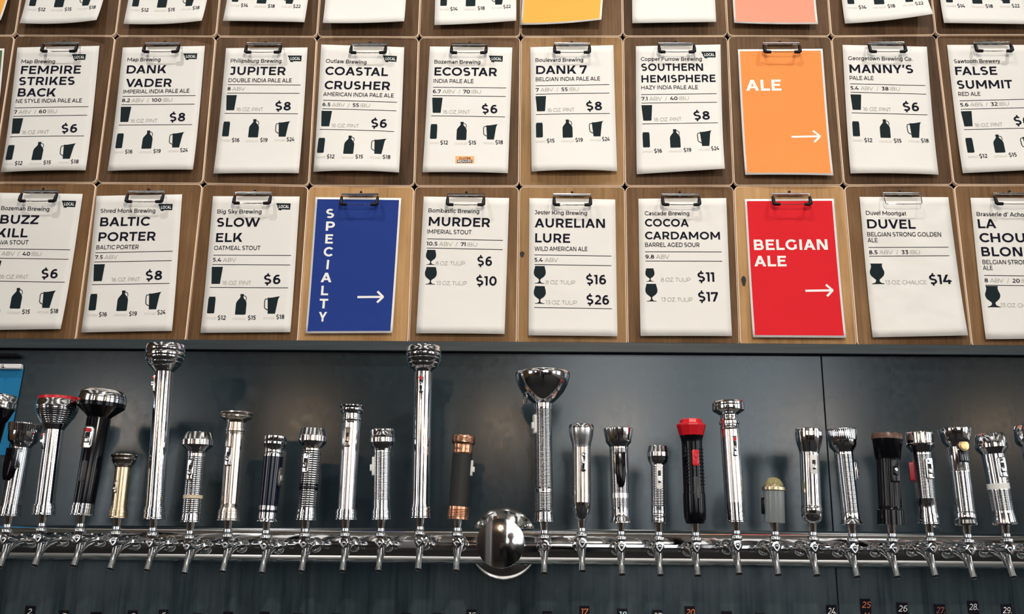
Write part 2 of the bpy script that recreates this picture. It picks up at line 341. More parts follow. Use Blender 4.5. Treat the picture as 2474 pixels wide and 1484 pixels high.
    ('text', '$24', 'k', (-0.8777, 1.9694), (-0.8588, 1.9704), 0.0102),
    ('local', (-0.8879, 2.2342), (0.9998, 0.0219)),
  ]),
  dict(key='oatmeal stout', row=2, col=2, kind='menu', lift=(0.008, 0.008, 0.008), q=((-0.7763, 2.2634), (-0.5675, 2.2631), (-0.5645, 1.929), (-0.7722, 1.9261)), items=[
    ('text', 'Big Sky Brewing', 'm', (-0.762, 2.2194), (-0.6559, 2.2195), 0.01),
    ('text', 'SLOW', 'b', (-0.7608, 2.1862), (-0.6576, 2.1866), 0.0222),
    ('text', 'ELK', 'b', (-0.7589, 2.1478), (-0.696, 2.1487), 0.0222),
    ('text', 'OATMEAL STOUT', 's', (-0.7613, 2.128), (-0.6514, 2.1285), 0.0104),
    ('rule', (-0.7616, 2.1153), (-0.5776, 2.1155)),
    ('chain', ('5.4', 'ABV'), (-0.7618, 2.0993), (1.0, 0.0012), 0.0094),
    ('rule', (-0.7615, 2.0922), (-0.5779, 2.0921)),
    ('icon', 'pint_icon', (-0.7493, 2.0449), (1.0, 0.0012), 1.026),
    ('text', '16 OZ. PINT', 'l', (-0.7341, 2.0426), (-0.6661, 2.043), 0.0094),
    ('text', '$6', 'b', (-0.6371, 2.0452), (-0.5974, 2.0452), 0.0226),
    ('rule', (-0.762, 2.0363), (-0.5786, 2.036)),
    ('icon', 'can_icon', (-0.754, 1.9731), (1.0, 0.0012), 1.026),
    ('icon', 'growler_icon', (-0.6845, 1.9705), (1.0, 0.0012), 1.026),
    ('icon', 'pitcher_icon', (-0.6123, 1.9732), (1.0, 0.0012), 1.026),
    ('text', 'SHINER', 'x', (-0.7635, 1.959), (-0.7396, 1.9587), 0.0052),
    ('text', 'GROWLER', 'x', (-0.7014, 1.9576), (-0.6697, 1.958), 0.0052),
    ('text', 'PITCHER', 'x', (-0.6296, 1.9594), (-0.6033, 1.96), 0.0052),
    ('text', '$12', 'k', (-0.7363, 1.9577), (-0.7173, 1.9578), 0.0102),
    ('text', '$15', 'k', (-0.6659, 1.958), (-0.6475, 1.9584), 0.0102),
    ('text', '$18', 'k', (-0.6002, 1.9604), (-0.5812, 1.9609), 0.0102),
    ('local', (-0.6047, 2.2368), (1.0, -0.0017)),
  ]),
  dict(key='imperial stout', row=2, col=4, kind='menu', lift=(0.008, 0.008, 0.01), q=((-0.2706, 2.264), (-0.0672, 2.2607), (-0.0732, 1.9281), (-0.2755, 1.9283)), items=[
    ('text', 'Bombastic Brewing', 'm', (-0.2582, 2.2241), (-0.1373, 2.2216), 0.01),
    ('text', 'MURDER', 'b', (-0.2564, 2.1907), (-0.1115, 2.1877), 0.0222),
    ('text', 'IMPERIAL STOUT', 's', (-0.2587, 2.1709), (-0.1544, 2.1694), 0.0104),
    ('rule', (-0.2589, 2.1582), (-0.0802, 2.1548)),
    ('rule', (-0.259, 2.1353), (-0.0805, 2.132)),
    ('chain', ('10.5', 'ABV', '/', '71', 'IBU'), (-0.2595, 2.1416), (0.9998, -0.0189), 0.0094),
    ('icon', 'tulip_glass_icon', (-0.2485, 2.0941), (0.9998, -0.0189), 0.863),
    ('icon', 'tulip_glass_icon', (-0.2474, 2.0462), (0.9998, -0.0189), 1.0),
    ('text', '8 OZ. TULIP', 'l', (-0.2365, 2.0932), (-0.1682, 2.0932), 0.0094),
    ('text', '$6', 'b', (-0.1397, 2.0924), (-0.1047, 2.092), 0.0226),
    ('text', '13 OZ. TULIP', 'l', (-0.2333, 2.0447), (-0.1624, 2.0444), 0.0094),
    ('text', '$10', 'b', (-0.141, 2.0442), (-0.0934, 2.0439), 0.0226),
  ]),
  dict(key='wild ale', row=2, col=5, kind='menu', lift=(0.008, 0.01, 0.01), q=((-0.0192, 2.2608), (0.1841, 2.2579), (0.1835, 1.924), (-0.0187, 1.9252)), items=[
    ('text', 'Jester King Brewing', 'm', (-0.0068, 2.2201), (0.1171, 2.2183), 0.01),
    ('text', 'AURELIAN', 'b', (-0.006, 2.1875), (0.1589, 2.1869), 0.0222),
    ('text', 'LURE', 'b', (-0.0049, 2.1504), (0.077, 2.1494), 0.0222),
    ('text', 'WILD AMERICAN ALE', 's', (-0.0062, 2.1295), (0.1173, 2.1294), 0.0104),
    ('rule', (-0.0062, 2.1195), (0.173, 2.1174)),
    ('rule', (-0.006, 2.0959), (0.1726, 2.0939)),
    ('chain', ('5.4', 'ABV'), (-0.0066, 2.1029), (0.9999, -0.0113), 0.0094),
    ('icon', 'tulip_glass_icon', (0.0061, 2.0498), (0.9999, -0.0113), 1.0),
    ('icon', 'tulip_glass_icon', (0.0064, 2.0012), (0.9999, -0.0113), 1.0),
    ('text', '8 OZ. TULIP', 'l', (0.0201, 2.0483), (0.0885, 2.048), 0.0094),
    ('text', '$16', 'b', (0.1134, 2.0487), (0.1601, 2.0484), 0.0226),
    ('text', '13 OZ. TULIP', 'l', (0.0202, 1.9997), (0.0923, 1.9994), 0.0094),
    ('text', '$26', 'b', (0.1138, 2.0001), (0.1661, 1.9995), 0.0226),
    ('rule', (-0.006, 1.9919), (0.1724, 1.9897)),
  ]),
  dict(key='sour', row=2, col=6, kind='menu', lift=(0.008, 0.008, 0.009), q=((0.2386, 2.26), (0.4453, 2.2622), (0.4422, 1.9268), (0.2357, 1.9257)), items=[
    ('text', 'Cascade Brewing', 'm', (0.2527, 2.2185), (0.357, 2.2185), 0.01),
    ('text', 'COCOA', 'b', (0.2527, 2.1907), (0.3548, 2.1905), 0.0188),
    ('text', 'CARDAMOM', 'b', (0.2522, 2.159), (0.4264, 2.1591), 0.0188),
    ('text', 'BARREL AGED SOUR', 's', (0.2518, 2.1404), (0.378, 2.1407), 0.0104),
    ('rule', (0.2515, 2.1282), (0.4289, 2.1287)),
    ('rule', (0.2516, 2.1056), (0.4288, 2.1061)),
    ('chain', ('9.8', 'ABV'), (0.2513, 2.1116), (1.0, 0.0027), 0.0094),
    ('icon', 'tulip_glass_icon', (0.2613, 2.0558), (1.0, 0.0027), 0.756),
    ('icon', 'tulip_glass_icon', (0.2635, 2.0083), (1.0, 0.0027), 0.992),
    ('text', '8 OZ. TULIP', 'l', (0.2863, 2.056), (0.3541, 2.0563), 0.0094),
    ('text', '$11', 'b', (0.3703, 2.0564), (0.4089, 2.0563), 0.0226),
    ('text', '13 OZ. TULIP', 'l', (0.2851, 2.0081), (0.3566, 2.0082), 0.0094),
    ('text', '$17', 'b', (0.3698, 2.0086), (0.4154, 2.0086), 0.0226),
  ]),
  dict(key='strong golden', row=2, col=8, kind='menu', lift=(0.008, 0.012, 0.01), q=((0.7572, 2.2661), (0.9636, 2.266), (0.9691, 1.931), (0.7574, 1.926)), items=[
    ('text', 'Duvel Moortgat', 'm', (0.7685, 2.2212), (0.8619, 2.22), 0.01),
    ('text', 'DUVEL', 'b', (0.7693, 2.188), (0.8808, 2.1874), 0.0222),
    ('text', 'BELGIAN STRONG GOLDEN', 's', (0.7677, 2.1681), (0.9373, 2.1685), 0.0104),
    ('text', 'ALE', 's', (0.7671, 2.1537), (0.7902, 2.1538), 0.0104),
    ('rule', (0.7679, 2.1411), (0.9508, 2.1425)),
    ('rule', (0.7673, 2.1199), (0.951, 2.1219)),
    ('chain', ('8.5', 'ABV', '/', '33', 'IBU'), (0.7678, 2.1246), (1.0, 0.0075), 0.0094),
    ('icon', 'chalice_icon', (0.7824, 2.0525), (1.0, 0.0075), 1.0),
    ('text', '13 OZ. CHALICE', 'l', (0.7987, 2.0522), (0.8926, 2.0529), 0.0094),
    ('text', '$14', 'b', (0.899, 2.0529), (0.9491, 2.0535), 0.0226),
  ]),
  dict(key='blonde', row=2, col=9, kind='menu', lift=(0.008, 0.01, 0.009), q=((1.0146, 2.2646), (1.2199, 2.2642), (1.2208, 1.9261), (1.0094, 1.9233)), items=[
    ('text', "Brasserie d' Achouffe", 'm', (1.0244, 2.2193), (1.1578, 2.2178), 0.01),
    ('text', 'LA', 'b', (1.0249, 2.1893), (1.0662, 2.1897), 0.0222),
    ('text', 'CHOUFFE', 'b', (1.0247, 2.1551), (1.1939, 2.1552), 0.0222),
    ('text', 'BLONDE', 'b', (1.0253, 2.1211), (1.1675, 2.1211), 0.0222),
    ('text', 'BELGIAN STRONG GOLDEN', 's', (1.0248, 2.1019), (1.1925, 2.1017), 0.0104),
    ('text', 'ALE', 's', (1.0243, 2.0877), (1.0464, 2.0878), 0.0104),
    ('rule', (1.0246, 2.0747), (1.2088, 2.0731)),
    ('rule', (1.0247, 2.0514), (1.2083, 2.0498)),
    ('chain', ('8', 'ABV', '/', '20', 'IBU'), (1.0242, 2.0582), (1.0, -0.0086), 0.0094),
    ('icon', 'chalice_icon', (1.0382, 1.9989), (1.0, -0.0086), 1.023),
    ('text', '13 OZ. CHALICE', 'l', (1.0532, 1.9993), (1.1462, 1.9988), 0.0094),
    ('text', '$14', 'b', (1.1534, 1.9992), (1.2034, 1.9988), 0.0226),
  ]),
  dict(key='top menu a', row=0, col=0, kind='menu', lift=(0.02, 0.034, 0.018), q=((-1.2995, 3.0542), (-1.0935, 3.053), (-1.0981, 2.7156), (-1.2992, 2.7156)), items=[
    ('rule', (-1.2861, 2.8859), (-1.1071, 2.8837)),
    ('icon', 'pint_icon', (-1.2748, 2.8396), (0.9999, -0.0108), 1),
    ('text', '16 OZ. PINT', 'l', (-1.26, 2.8372), (-1.1937, 2.8369), 0.0094),
    ('text', '$6', 'b', (-1.1654, 2.8387), (-1.1267, 2.8381), 0.0226),
    ('rule', (-1.2873, 2.8314), (-1.1085, 2.829)),
    ('icon', 'can_icon', (-1.2802, 2.7698), (0.9999, -0.0108), 1),
    ('icon', 'growler_icon', (-1.2125, 2.7664), (0.9999, -0.0108), 1),
    ('icon', 'pitcher_icon', (-1.1421, 2.7682), (0.9999, -0.0108), 1),
    ('text', 'SHINER', 'x', (-1.2896, 2.7561), (-1.2663, 2.7555), 0.0052),
    ('text', 'GROWLER', 'x', (-1.2291, 2.754), (-1.1982, 2.754), 0.0052),
    ('text', 'PITCHER', 'x', (-1.159, 2.7549), (-1.1335, 2.7552), 0.0052),
    ('text', '$12', 'k', (-1.2632, 2.7545), (-1.2446, 2.7544), 0.0102),
    ('text', '$15', 'k', (-1.1945, 2.754), (-1.1766, 2.7541), 0.0102),
    ('text', '$18', 'k', (-1.1304, 2.7556), (-1.1119, 2.7559), 0.0102),
  ]),
  dict(key='top menu b', row=0, col=1, kind='menu', lift=(0.018, 0.034, 0.018), q=((-1.0384, 3.0518), (-0.8324, 3.0518), (-0.8338, 2.7132), (-1.037, 2.7144)), items=[
    ('rule', (-1.0227, 2.8843), (-0.8437, 2.8817)),
    ('icon', 'pint_icon', (-1.0114, 2.838), (0.9999, -0.013), 1),
    ('text', '16 OZ. PINT', 'l', (-0.9966, 2.8355), (-0.9304, 2.835), 0.0094),
    ('text', '$6', 'b', (-0.902, 2.8368), (-0.8633, 2.8361), 0.0226),
    ('rule', (-1.024, 2.8298), (-0.8451, 2.8269)),
    ('icon', 'can_icon', (-1.017, 2.7681), (0.9999, -0.013), 1),
    ('icon', 'growler_icon', (-0.9493, 2.7646), (0.9999, -0.013), 1),
    ('icon', 'pitcher_icon', (-0.8789, 2.7662), (0.9999, -0.013), 1),
    ('text', 'SHINER', 'x', (-1.0264, 2.7544), (-1.0032, 2.7538), 0.0052),
    ('text', 'GROWLER', 'x', (-0.9659, 2.7522), (-0.935, 2.7522), 0.0052),
    ('text', 'PITCHER', 'x', (-0.8959, 2.753), (-0.8703, 2.7532), 0.0052),
    ('text', '$12', 'k', (-1.0, 2.7528), (-0.9814, 2.7526), 0.0102),
    ('text', '$15', 'k', (-0.9313, 2.7522), (-0.9134, 2.7522), 0.0102),
    ('text', '$18', 'k', (-0.8672, 2.7536), (-0.8487, 2.7538), 0.0102),
  ]),
  dict(key='top menu c', row=0, col=2, kind='menu', lift=(0.02, 0.022, 0.022), q=((-0.7792, 3.0585), (-0.5733, 3.0539), (-0.581, 2.7156), (-0.7864, 2.7209)), items=[
    ('rule', (-0.7656, 2.8963), (-0.5868, 2.8873)),
    ('icon', 'pint_icon', (-0.7559, 2.8496), (0.9988, -0.0483), 1),
    ('text', '16 OZ. PINT', 'l', (-0.7412, 2.8466), (-0.6751, 2.8438), 0.0094),
    ('text', '$6', 'b', (-0.6467, 2.8445), (-0.608, 2.8426), 0.0226),
    ('rule', (-0.7688, 2.8418), (-0.5902, 2.8327)),
    ('icon', 'can_icon', (-0.764, 2.78), (0.9988, -0.0483), 1),
    ('icon', 'growler_icon', (-0.6965, 2.7741), (0.9988, -0.0483), 1),
    ('icon', 'pitcher_icon', (-0.626, 2.7732), (0.9988, -0.0483), 1),
    ('text', 'SHINER', 'x', (-0.7739, 2.7667), (-0.7507, 2.7652), 0.0052),
    ('text', 'GROWLER', 'x', (-0.7135, 2.7623), (-0.6827, 2.7611), 0.0052),
    ('text', 'PITCHER', 'x', (-0.6435, 2.7606), (-0.6179, 2.7599), 0.0052),
    ('text', '$14', 'k', (-0.7476, 2.7641), (-0.729, 2.7633), 0.0102),
    ('text', '$18', 'k', (-0.6789, 2.761), (-0.6611, 2.7604), 0.0102),
    ('text', '$22', 'k', (-0.6148, 2.7602), (-0.5963, 2.7598), 0.0102),
  ]),
  dict(key='top blank a', row=0, col=3, kind='menu', lift=(0.026, 0.026, 0.022), q=((-0.5399, 3.0499), (-0.3339, 3.0523), (-0.3318, 2.7152), (-0.5341, 2.711)), items=[
  ]),
  dict(key='top menu d', row=0, col=4, kind='menu', lift=(0.016, 0.03, 0.02), q=((-0.265, 3.0483), (-0.0591, 3.0518), (-0.0547, 2.7139), (-0.258, 2.7104)), items=[
    ('rule', (-0.2448, 2.8845), (-0.0657, 2.8841)),
    ('icon', 'pint_icon', (-0.2329, 2.8384), (1.0, -0.0006), 1),
    ('text', '16 OZ. PINT', 'l', (-0.2181, 2.8361), (-0.1518, 2.8364), 0.0094),
    ('text', '$6', 'b', (-0.1235, 2.8385), (-0.0848, 2.8384), 0.0226),
    ('rule', (-0.2454, 2.83), (-0.0665, 2.8294)),
    ('icon', 'can_icon', (-0.2377, 2.7684), (1.0, -0.0006), 1),
    ('icon', 'growler_icon', (-0.1699, 2.7658), (1.0, -0.0006), 1),
    ('icon', 'pitcher_icon', (-0.0995, 2.7683), (1.0, -0.0006), 1),
    ('text', 'SHINER', 'x', (-0.2469, 2.7547), (-0.2236, 2.7543), 0.0052),
    ('text', 'GROWLER', 'x', (-0.1864, 2.7532), (-0.1555, 2.7535), 0.0052),
    ('text', 'PITCHER', 'x', (-0.1163, 2.7548), (-0.0908, 2.7554), 0.0052),
    ('text', '$14', 'k', (-0.2205, 2.7533), (-0.2019, 2.7534), 0.0102),
    ('text', '$18', 'k', (-0.1518, 2.7536), (-0.1339, 2.7538), 0.0102),
    ('text', '$22', 'k', (-0.0877, 2.7558), (-0.0692, 2.7562), 0.0102),
  ]),
  dict(key='top yellow', row=0, col=5, kind='yellow', lift=(0.012, 0.036, 0.018), q=((-0.0233, 3.0575), (0.1821, 3.0423), (0.154, 2.7126), (-0.0448, 2.713)), items=[
  ]),
  dict(key='top blank b', row=0, col=6, kind='menu', lift=(0.018, 0.018, 0.018), q=((0.2393, 3.0553), (0.4452, 3.0504), (0.4371, 2.7165), (0.2313, 2.7134)), items=[
  ]),
  dict(key='top salmon', row=0, col=7, kind='salmon', lift=(0.02, 0.022, 0.018), q=((0.4891, 3.0509), (0.695, 3.0448), (0.6839, 2.7076), (0.4804, 2.7124)), items=[
  ]),
  dict(key='top menu e', row=0, col=8, kind='menu', lift=(0.014, 0.048, 0.024), q=((0.7501, 3.0545), (0.9561, 3.0543), (0.9533, 2.7191), (0.7522, 2.7136)), items=[
    ('rule', (0.7677, 2.8871), (0.9467, 2.8838)),
    ('icon', 'pint_icon', (0.7788, 2.8407), (0.9999, -0.0168), 1),
    ('text', '16 OZ. PINT', 'l', (0.7936, 2.8382), (0.8598, 2.8375), 0.0094),
    ('text', '$6', 'b', (0.8882, 2.8391), (0.9268, 2.8383), 0.0226),
    ('rule', (0.7662, 2.8326), (0.945, 2.8291)),
    ('icon', 'can_icon', (0.7729, 2.7709), (0.9999, -0.0168), 1),
    ('icon', 'growler_icon', (0.8406, 2.7671), (0.9999, -0.0168), 1),
    ('icon', 'pitcher_icon', (0.911, 2.7685), (0.9999, -0.0168), 1),
    ('text', 'SHINER', 'x', (0.7634, 2.7572), (0.7867, 2.7566), 0.0052),
    ('text', 'GROWLER', 'x', (0.8239, 2.7548), (0.8548, 2.7546), 0.0052),
    ('text', 'PITCHER', 'x', (0.894, 2.7553), (0.9196, 2.7554), 0.0052),
    ('text', '$14', 'k', (0.7899, 2.7555), (0.8084, 2.7553), 0.0102),
    ('text', '$18', 'k', (0.8585, 2.7546), (0.8764, 2.7546), 0.0102),
    ('text', '$22', 'k', (0.9226, 2.7558), (0.9411, 2.756), 0.0102),
  ]),
  dict(key='top menu f', row=0, col=9, kind='menu', lift=(0.02, 0.02, 0.02), q=((1.0, 3.0496), (1.206, 3.0448), (1.2002, 2.7073), (0.9898, 2.7113)), items=[
    ('rule', (1.0088, 2.8899), (1.1877, 2.8858)),
    ('icon', 'pint_icon', (1.0197, 2.8435), (0.9998, -0.0211), 1),
    ('text', '16 OZ. PINT', 'l', (1.0344, 2.8409), (1.1007, 2.8399), 0.0094),
    ('text', '$6', 'b', (1.129, 2.8414), (1.1677, 2.8404), 0.0226),
    ('rule', (1.007, 2.8354), (1.1858, 2.8311)),
    ('icon', 'can_icon', (1.0135, 2.7736), (0.9998, -0.0211), 1),
    ('icon', 'growler_icon', (1.0812, 2.7696), (0.9998, -0.0211), 1),
    ('icon', 'pitcher_icon', (1.1516, 2.7706), (0.9998, -0.0211), 1),
    ('text', 'SHINER', 'x', (1.0039, 2.7601), (1.0272, 2.7593), 0.0052),
    ('text', 'GROWLER', 'x', (1.0644, 2.7573), (1.0953, 2.757), 0.0052),
    ('text', 'PITCHER', 'x', (1.1345, 2.7576), (1.1601, 2.7576), 0.0052),
    ('text', '$14', 'k', (1.0304, 2.7582), (1.049, 2.7579), 0.0102),
    ('text', '$18', 'k', (1.099, 2.757), (1.1169, 2.7569), 0.0102),
    ('text', '$22', 'k', (1.1632, 2.7579), (1.1816, 2.758), 0.0102),
  ]),
  dict(key='top orange', row=0, col=-1, kind='orange2', lift=(0.014, 0.02, 0.016), q=((-1.5413, 3.0662), (-1.3355, 3.0584), (-1.3486, 2.7239), (-1.5539, 2.7251)), items=[
  ]),
  dict(key='orange ale', row=1, col=7, kind='orange', lift=(0.012, 0.014, 0.016), q=((0.4904, 2.6514), (0.6974, 2.6528), (0.6957, 2.3142), (0.4899, 2.3162)), items=[
    ('text', 'ALE', 'w', (0.5052, 2.5392), (0.5906, 2.5395), 0.0298),
    ('arrow', (0.6062, 2.4163), (0.6739, 2.418)),
  ]),
  dict(key='blue specialty', row=2, col=3, kind='blue', lift=(0.008, 0.008, 0.008), q=((-0.5295, 2.2616), (-0.324, 2.2599), (-0.3299, 1.9285), (-0.53, 1.9263)), items=[
    ('text', 'S', 'w', (-0.5016, 2.2087), (-0.482, 2.2086), 0.0232),
    ('text', 'P', 'w', (-0.4999, 2.177), (-0.4786, 2.1769), 0.0232),
    ('text', 'E', 'w', (-0.4992, 2.1451), (-0.4809, 2.145), 0.0232),
    ('text', 'C', 'w', (-0.5011, 2.1134), (-0.4799, 2.1133), 0.0232),
    ('text', 'I', 'w', (-0.4926, 2.0819), (-0.4874, 2.0817), 0.0232),
    ('text', 'A', 'w', (-0.5036, 2.0502), (-0.4783, 2.0501), 0.0232),
    ('text', 'L', 'w', (-0.5008, 2.0184), (-0.484, 2.0183), 0.0232),
    ('text', 'T', 'w', (-0.5024, 1.9867), (-0.4827, 1.9867), 0.0232),
    ('text', 'Y', 'w', (-0.5021, 1.9549), (-0.4831, 1.9549), 0.0232),
    ('arrow', (-0.4154, 2.0145), (-0.3558, 2.0152)),
  ]),
  dict(key='red belgian', row=2, col=7, kind='red', lift=(0.008, 0.008, 0.008), q=((0.4882, 2.2598), (0.6971, 2.2614), (0.6985, 1.9244), (0.4891, 1.9242)), items=[
    ('text', 'BELGIAN', 'w', (0.5041, 2.1334), (0.6742, 2.1348), 0.0258),
    ('text', 'ALE', 'w', (0.5026, 2.0938), (0.5766, 2.0941), 0.0258),
    ('arrow', (0.6152, 2.0356), (0.6774, 2.0369)),
  ]),
  dict(key='green card', row=1, col=-1, kind='green', lift=(0.012, 0.012, 0.012), q=((-1.5475, 2.6542), (-1.3399, 2.6564), (-1.318, 2.3162), (-1.5252, 2.3141)), items=[
  ]),
]
AXES = [
  ((-1.1127, -0.235, 1.5064), (-1.0836, -0.235, 1.7475), 0.000801, 0.0008387),
  ((-1.0346, -0.235, 1.5041), (-1.0267, -0.235, 1.6824), 0.0008019, 0.0008336),
  ((-0.9666, -0.235, 1.5072), (-0.9675, -0.235, 1.7383), 0.0008128, 0.0008354),
  ((-0.8901, -0.235, 1.5073), (-0.8765, -0.235, 1.7509), 0.0008092, 0.0008343),
  ((-0.8185, -0.235, 1.5026), (-0.819, -0.235, 1.6258), 0.0008006, 0.0008258),
  ((-0.7466, -0.235, 1.501), (-0.759, -0.235, 1.8485), 0.0008261, 0.0008364),
  ((-0.6734, -0.235, 1.4963), (-0.6747, -0.235, 1.6707), 0.0008045, 0.0008248),
  ((-0.5995, -0.235, 1.5003), (-0.6012, -0.235, 1.7125), 0.0008091, 0.0008256),
  ((-0.524, -0.235, 1.4988), (-0.5191, -0.235, 1.6643), 0.0008016, 0.0008212),
  ((-0.4476, -0.235, 1.5028), (-0.4438, -0.235, 1.6807), 0.000804, 0.0008207),
  ((-0.3693, -0.235, 1.5045), (-0.369, -0.235, 1.7283), 0.0008095, 0.0008217),
  ((-0.3001, -0.235, 1.5053), (-0.306, -0.235, 1.6807), 0.0008051, 0.0008177),
  ((-0.2242, -0.235, 1.5093), (-0.2292, -0.235, 1.8488), 0.000822, 0.0008254),
  ((-0.1514, -0.235, 1.5078), (-0.143, -0.235, 1.6695), 0.0008014, 0.0008139),
  ((0.0171, -0.235, 1.505), (0.0125, -0.235, 1.7995), 0.0008135, 0.0008173),
  ((0.0895, -0.235, 1.51), (0.0897, -0.235, 1.6942), 0.0008021, 0.0008103),
  ((0.1648, -0.235, 1.5046), (0.1624, -0.235, 1.6862), 0.0007994, 0.000808),
  ((0.2374, -0.235, 1.5044), (0.24, -0.235, 1.6531), 0.0007956, 0.0008045),
  ((0.3082, -0.235, 1.5044), (0.3064, -0.235, 1.7064), 0.0007993, 0.0008059),
  ((0.3862, -0.235, 1.5087), (0.3809, -0.235, 1.7426), 0.0008017, 0.0008065),
  ((0.4599, -0.235, 1.5077), (0.4631, -0.235, 1.5951), 0.0007876, 0.0007968),
  ((0.5322, -0.235, 1.5078), (0.5366, -0.235, 1.6885), 0.0007956, 0.0008003),
  ((0.6072, -0.235, 1.5059), (0.6006, -0.235, 1.689), 0.0007903, 0.0007987),
  ((0.6823, -0.235, 1.5068), (0.6889, -0.235, 1.6805), 0.000793, 0.0007966),
  ((0.7541, -0.235, 1.5091), (0.7519, -0.235, 1.6839), 0.0007883, 0.0007954),
  ((0.825, -0.235, 1.5069), (0.821, -0.235, 1.6919), 0.0007864, 0.0007943),
  ((0.8983, -0.235, 1.5092), (0.8873, -0.235, 1.6832), 0.0007801, 0.0007924),
  ((0.9738, -0.235, 1.5074), (0.9669, -0.235, 1.7021), 0.0007823, 0.0007917),
]
TAGS = [
  (-1.1047, -1.0829, 1.3215, '2.', 'w'),
  (-1.0299, -1.0091, 1.3131, '3', 'w'),
  (-0.9607, -0.9372, 1.3106, '', 'w'),
  (-0.8798, -0.859, 1.3151, '5', 'w'),
  (-0.8123, -0.7924, 1.3177, '6', 'w'),
  (-0.7376, -0.7187, 1.3111, '', 'w'),
  (-0.6723, -0.6507, 1.3154, '8', 'w'),
  (-0.5933, -0.5718, 1.3164, '9', 'w'),
  (-0.5204, -0.4998, 1.314, '', 'w'),
  (-0.4363, -0.4158, 1.3147, '', 'w'),
  (-0.2856, -0.266, 1.3172, '', 'w'),
  (-0.2197, -0.1993, 1.3181, '', 'w'),
  (-0.147, -0.1257, 1.3267, '15', 'w'),
  (0.0162, 0.0366, 1.3255, '16', 'w'),
  (0.095, 0.1162, 1.3376, '17.', 'o'),
  (0.1754, 0.1965, 1.3327, '18', 'c'),
  (0.2503, 0.2714, 1.3312, '19', 'w'),
  (0.3192, 0.3412, 1.3397, '20', 'o'),
  (0.397, 0.4189, 1.3307, '', 'w'),
  (0.4678, 0.488, 1.3274, '', 'w'),
  (0.6194, 0.6412, 1.3463, '24.', 'w'),
  (0.692, 0.7139, 1.3599, '25', 'o'),
  (0.7683, 0.7909, 1.3533, '26', 'w'),
  (0.8472, 0.8699, 1.351, '27.', 'r'),
  (0.9175, 0.9401, 1.3587, '28.', 'w'),
  (0.9872, 1.0097, 1.3529, '29.', 'w'),
]
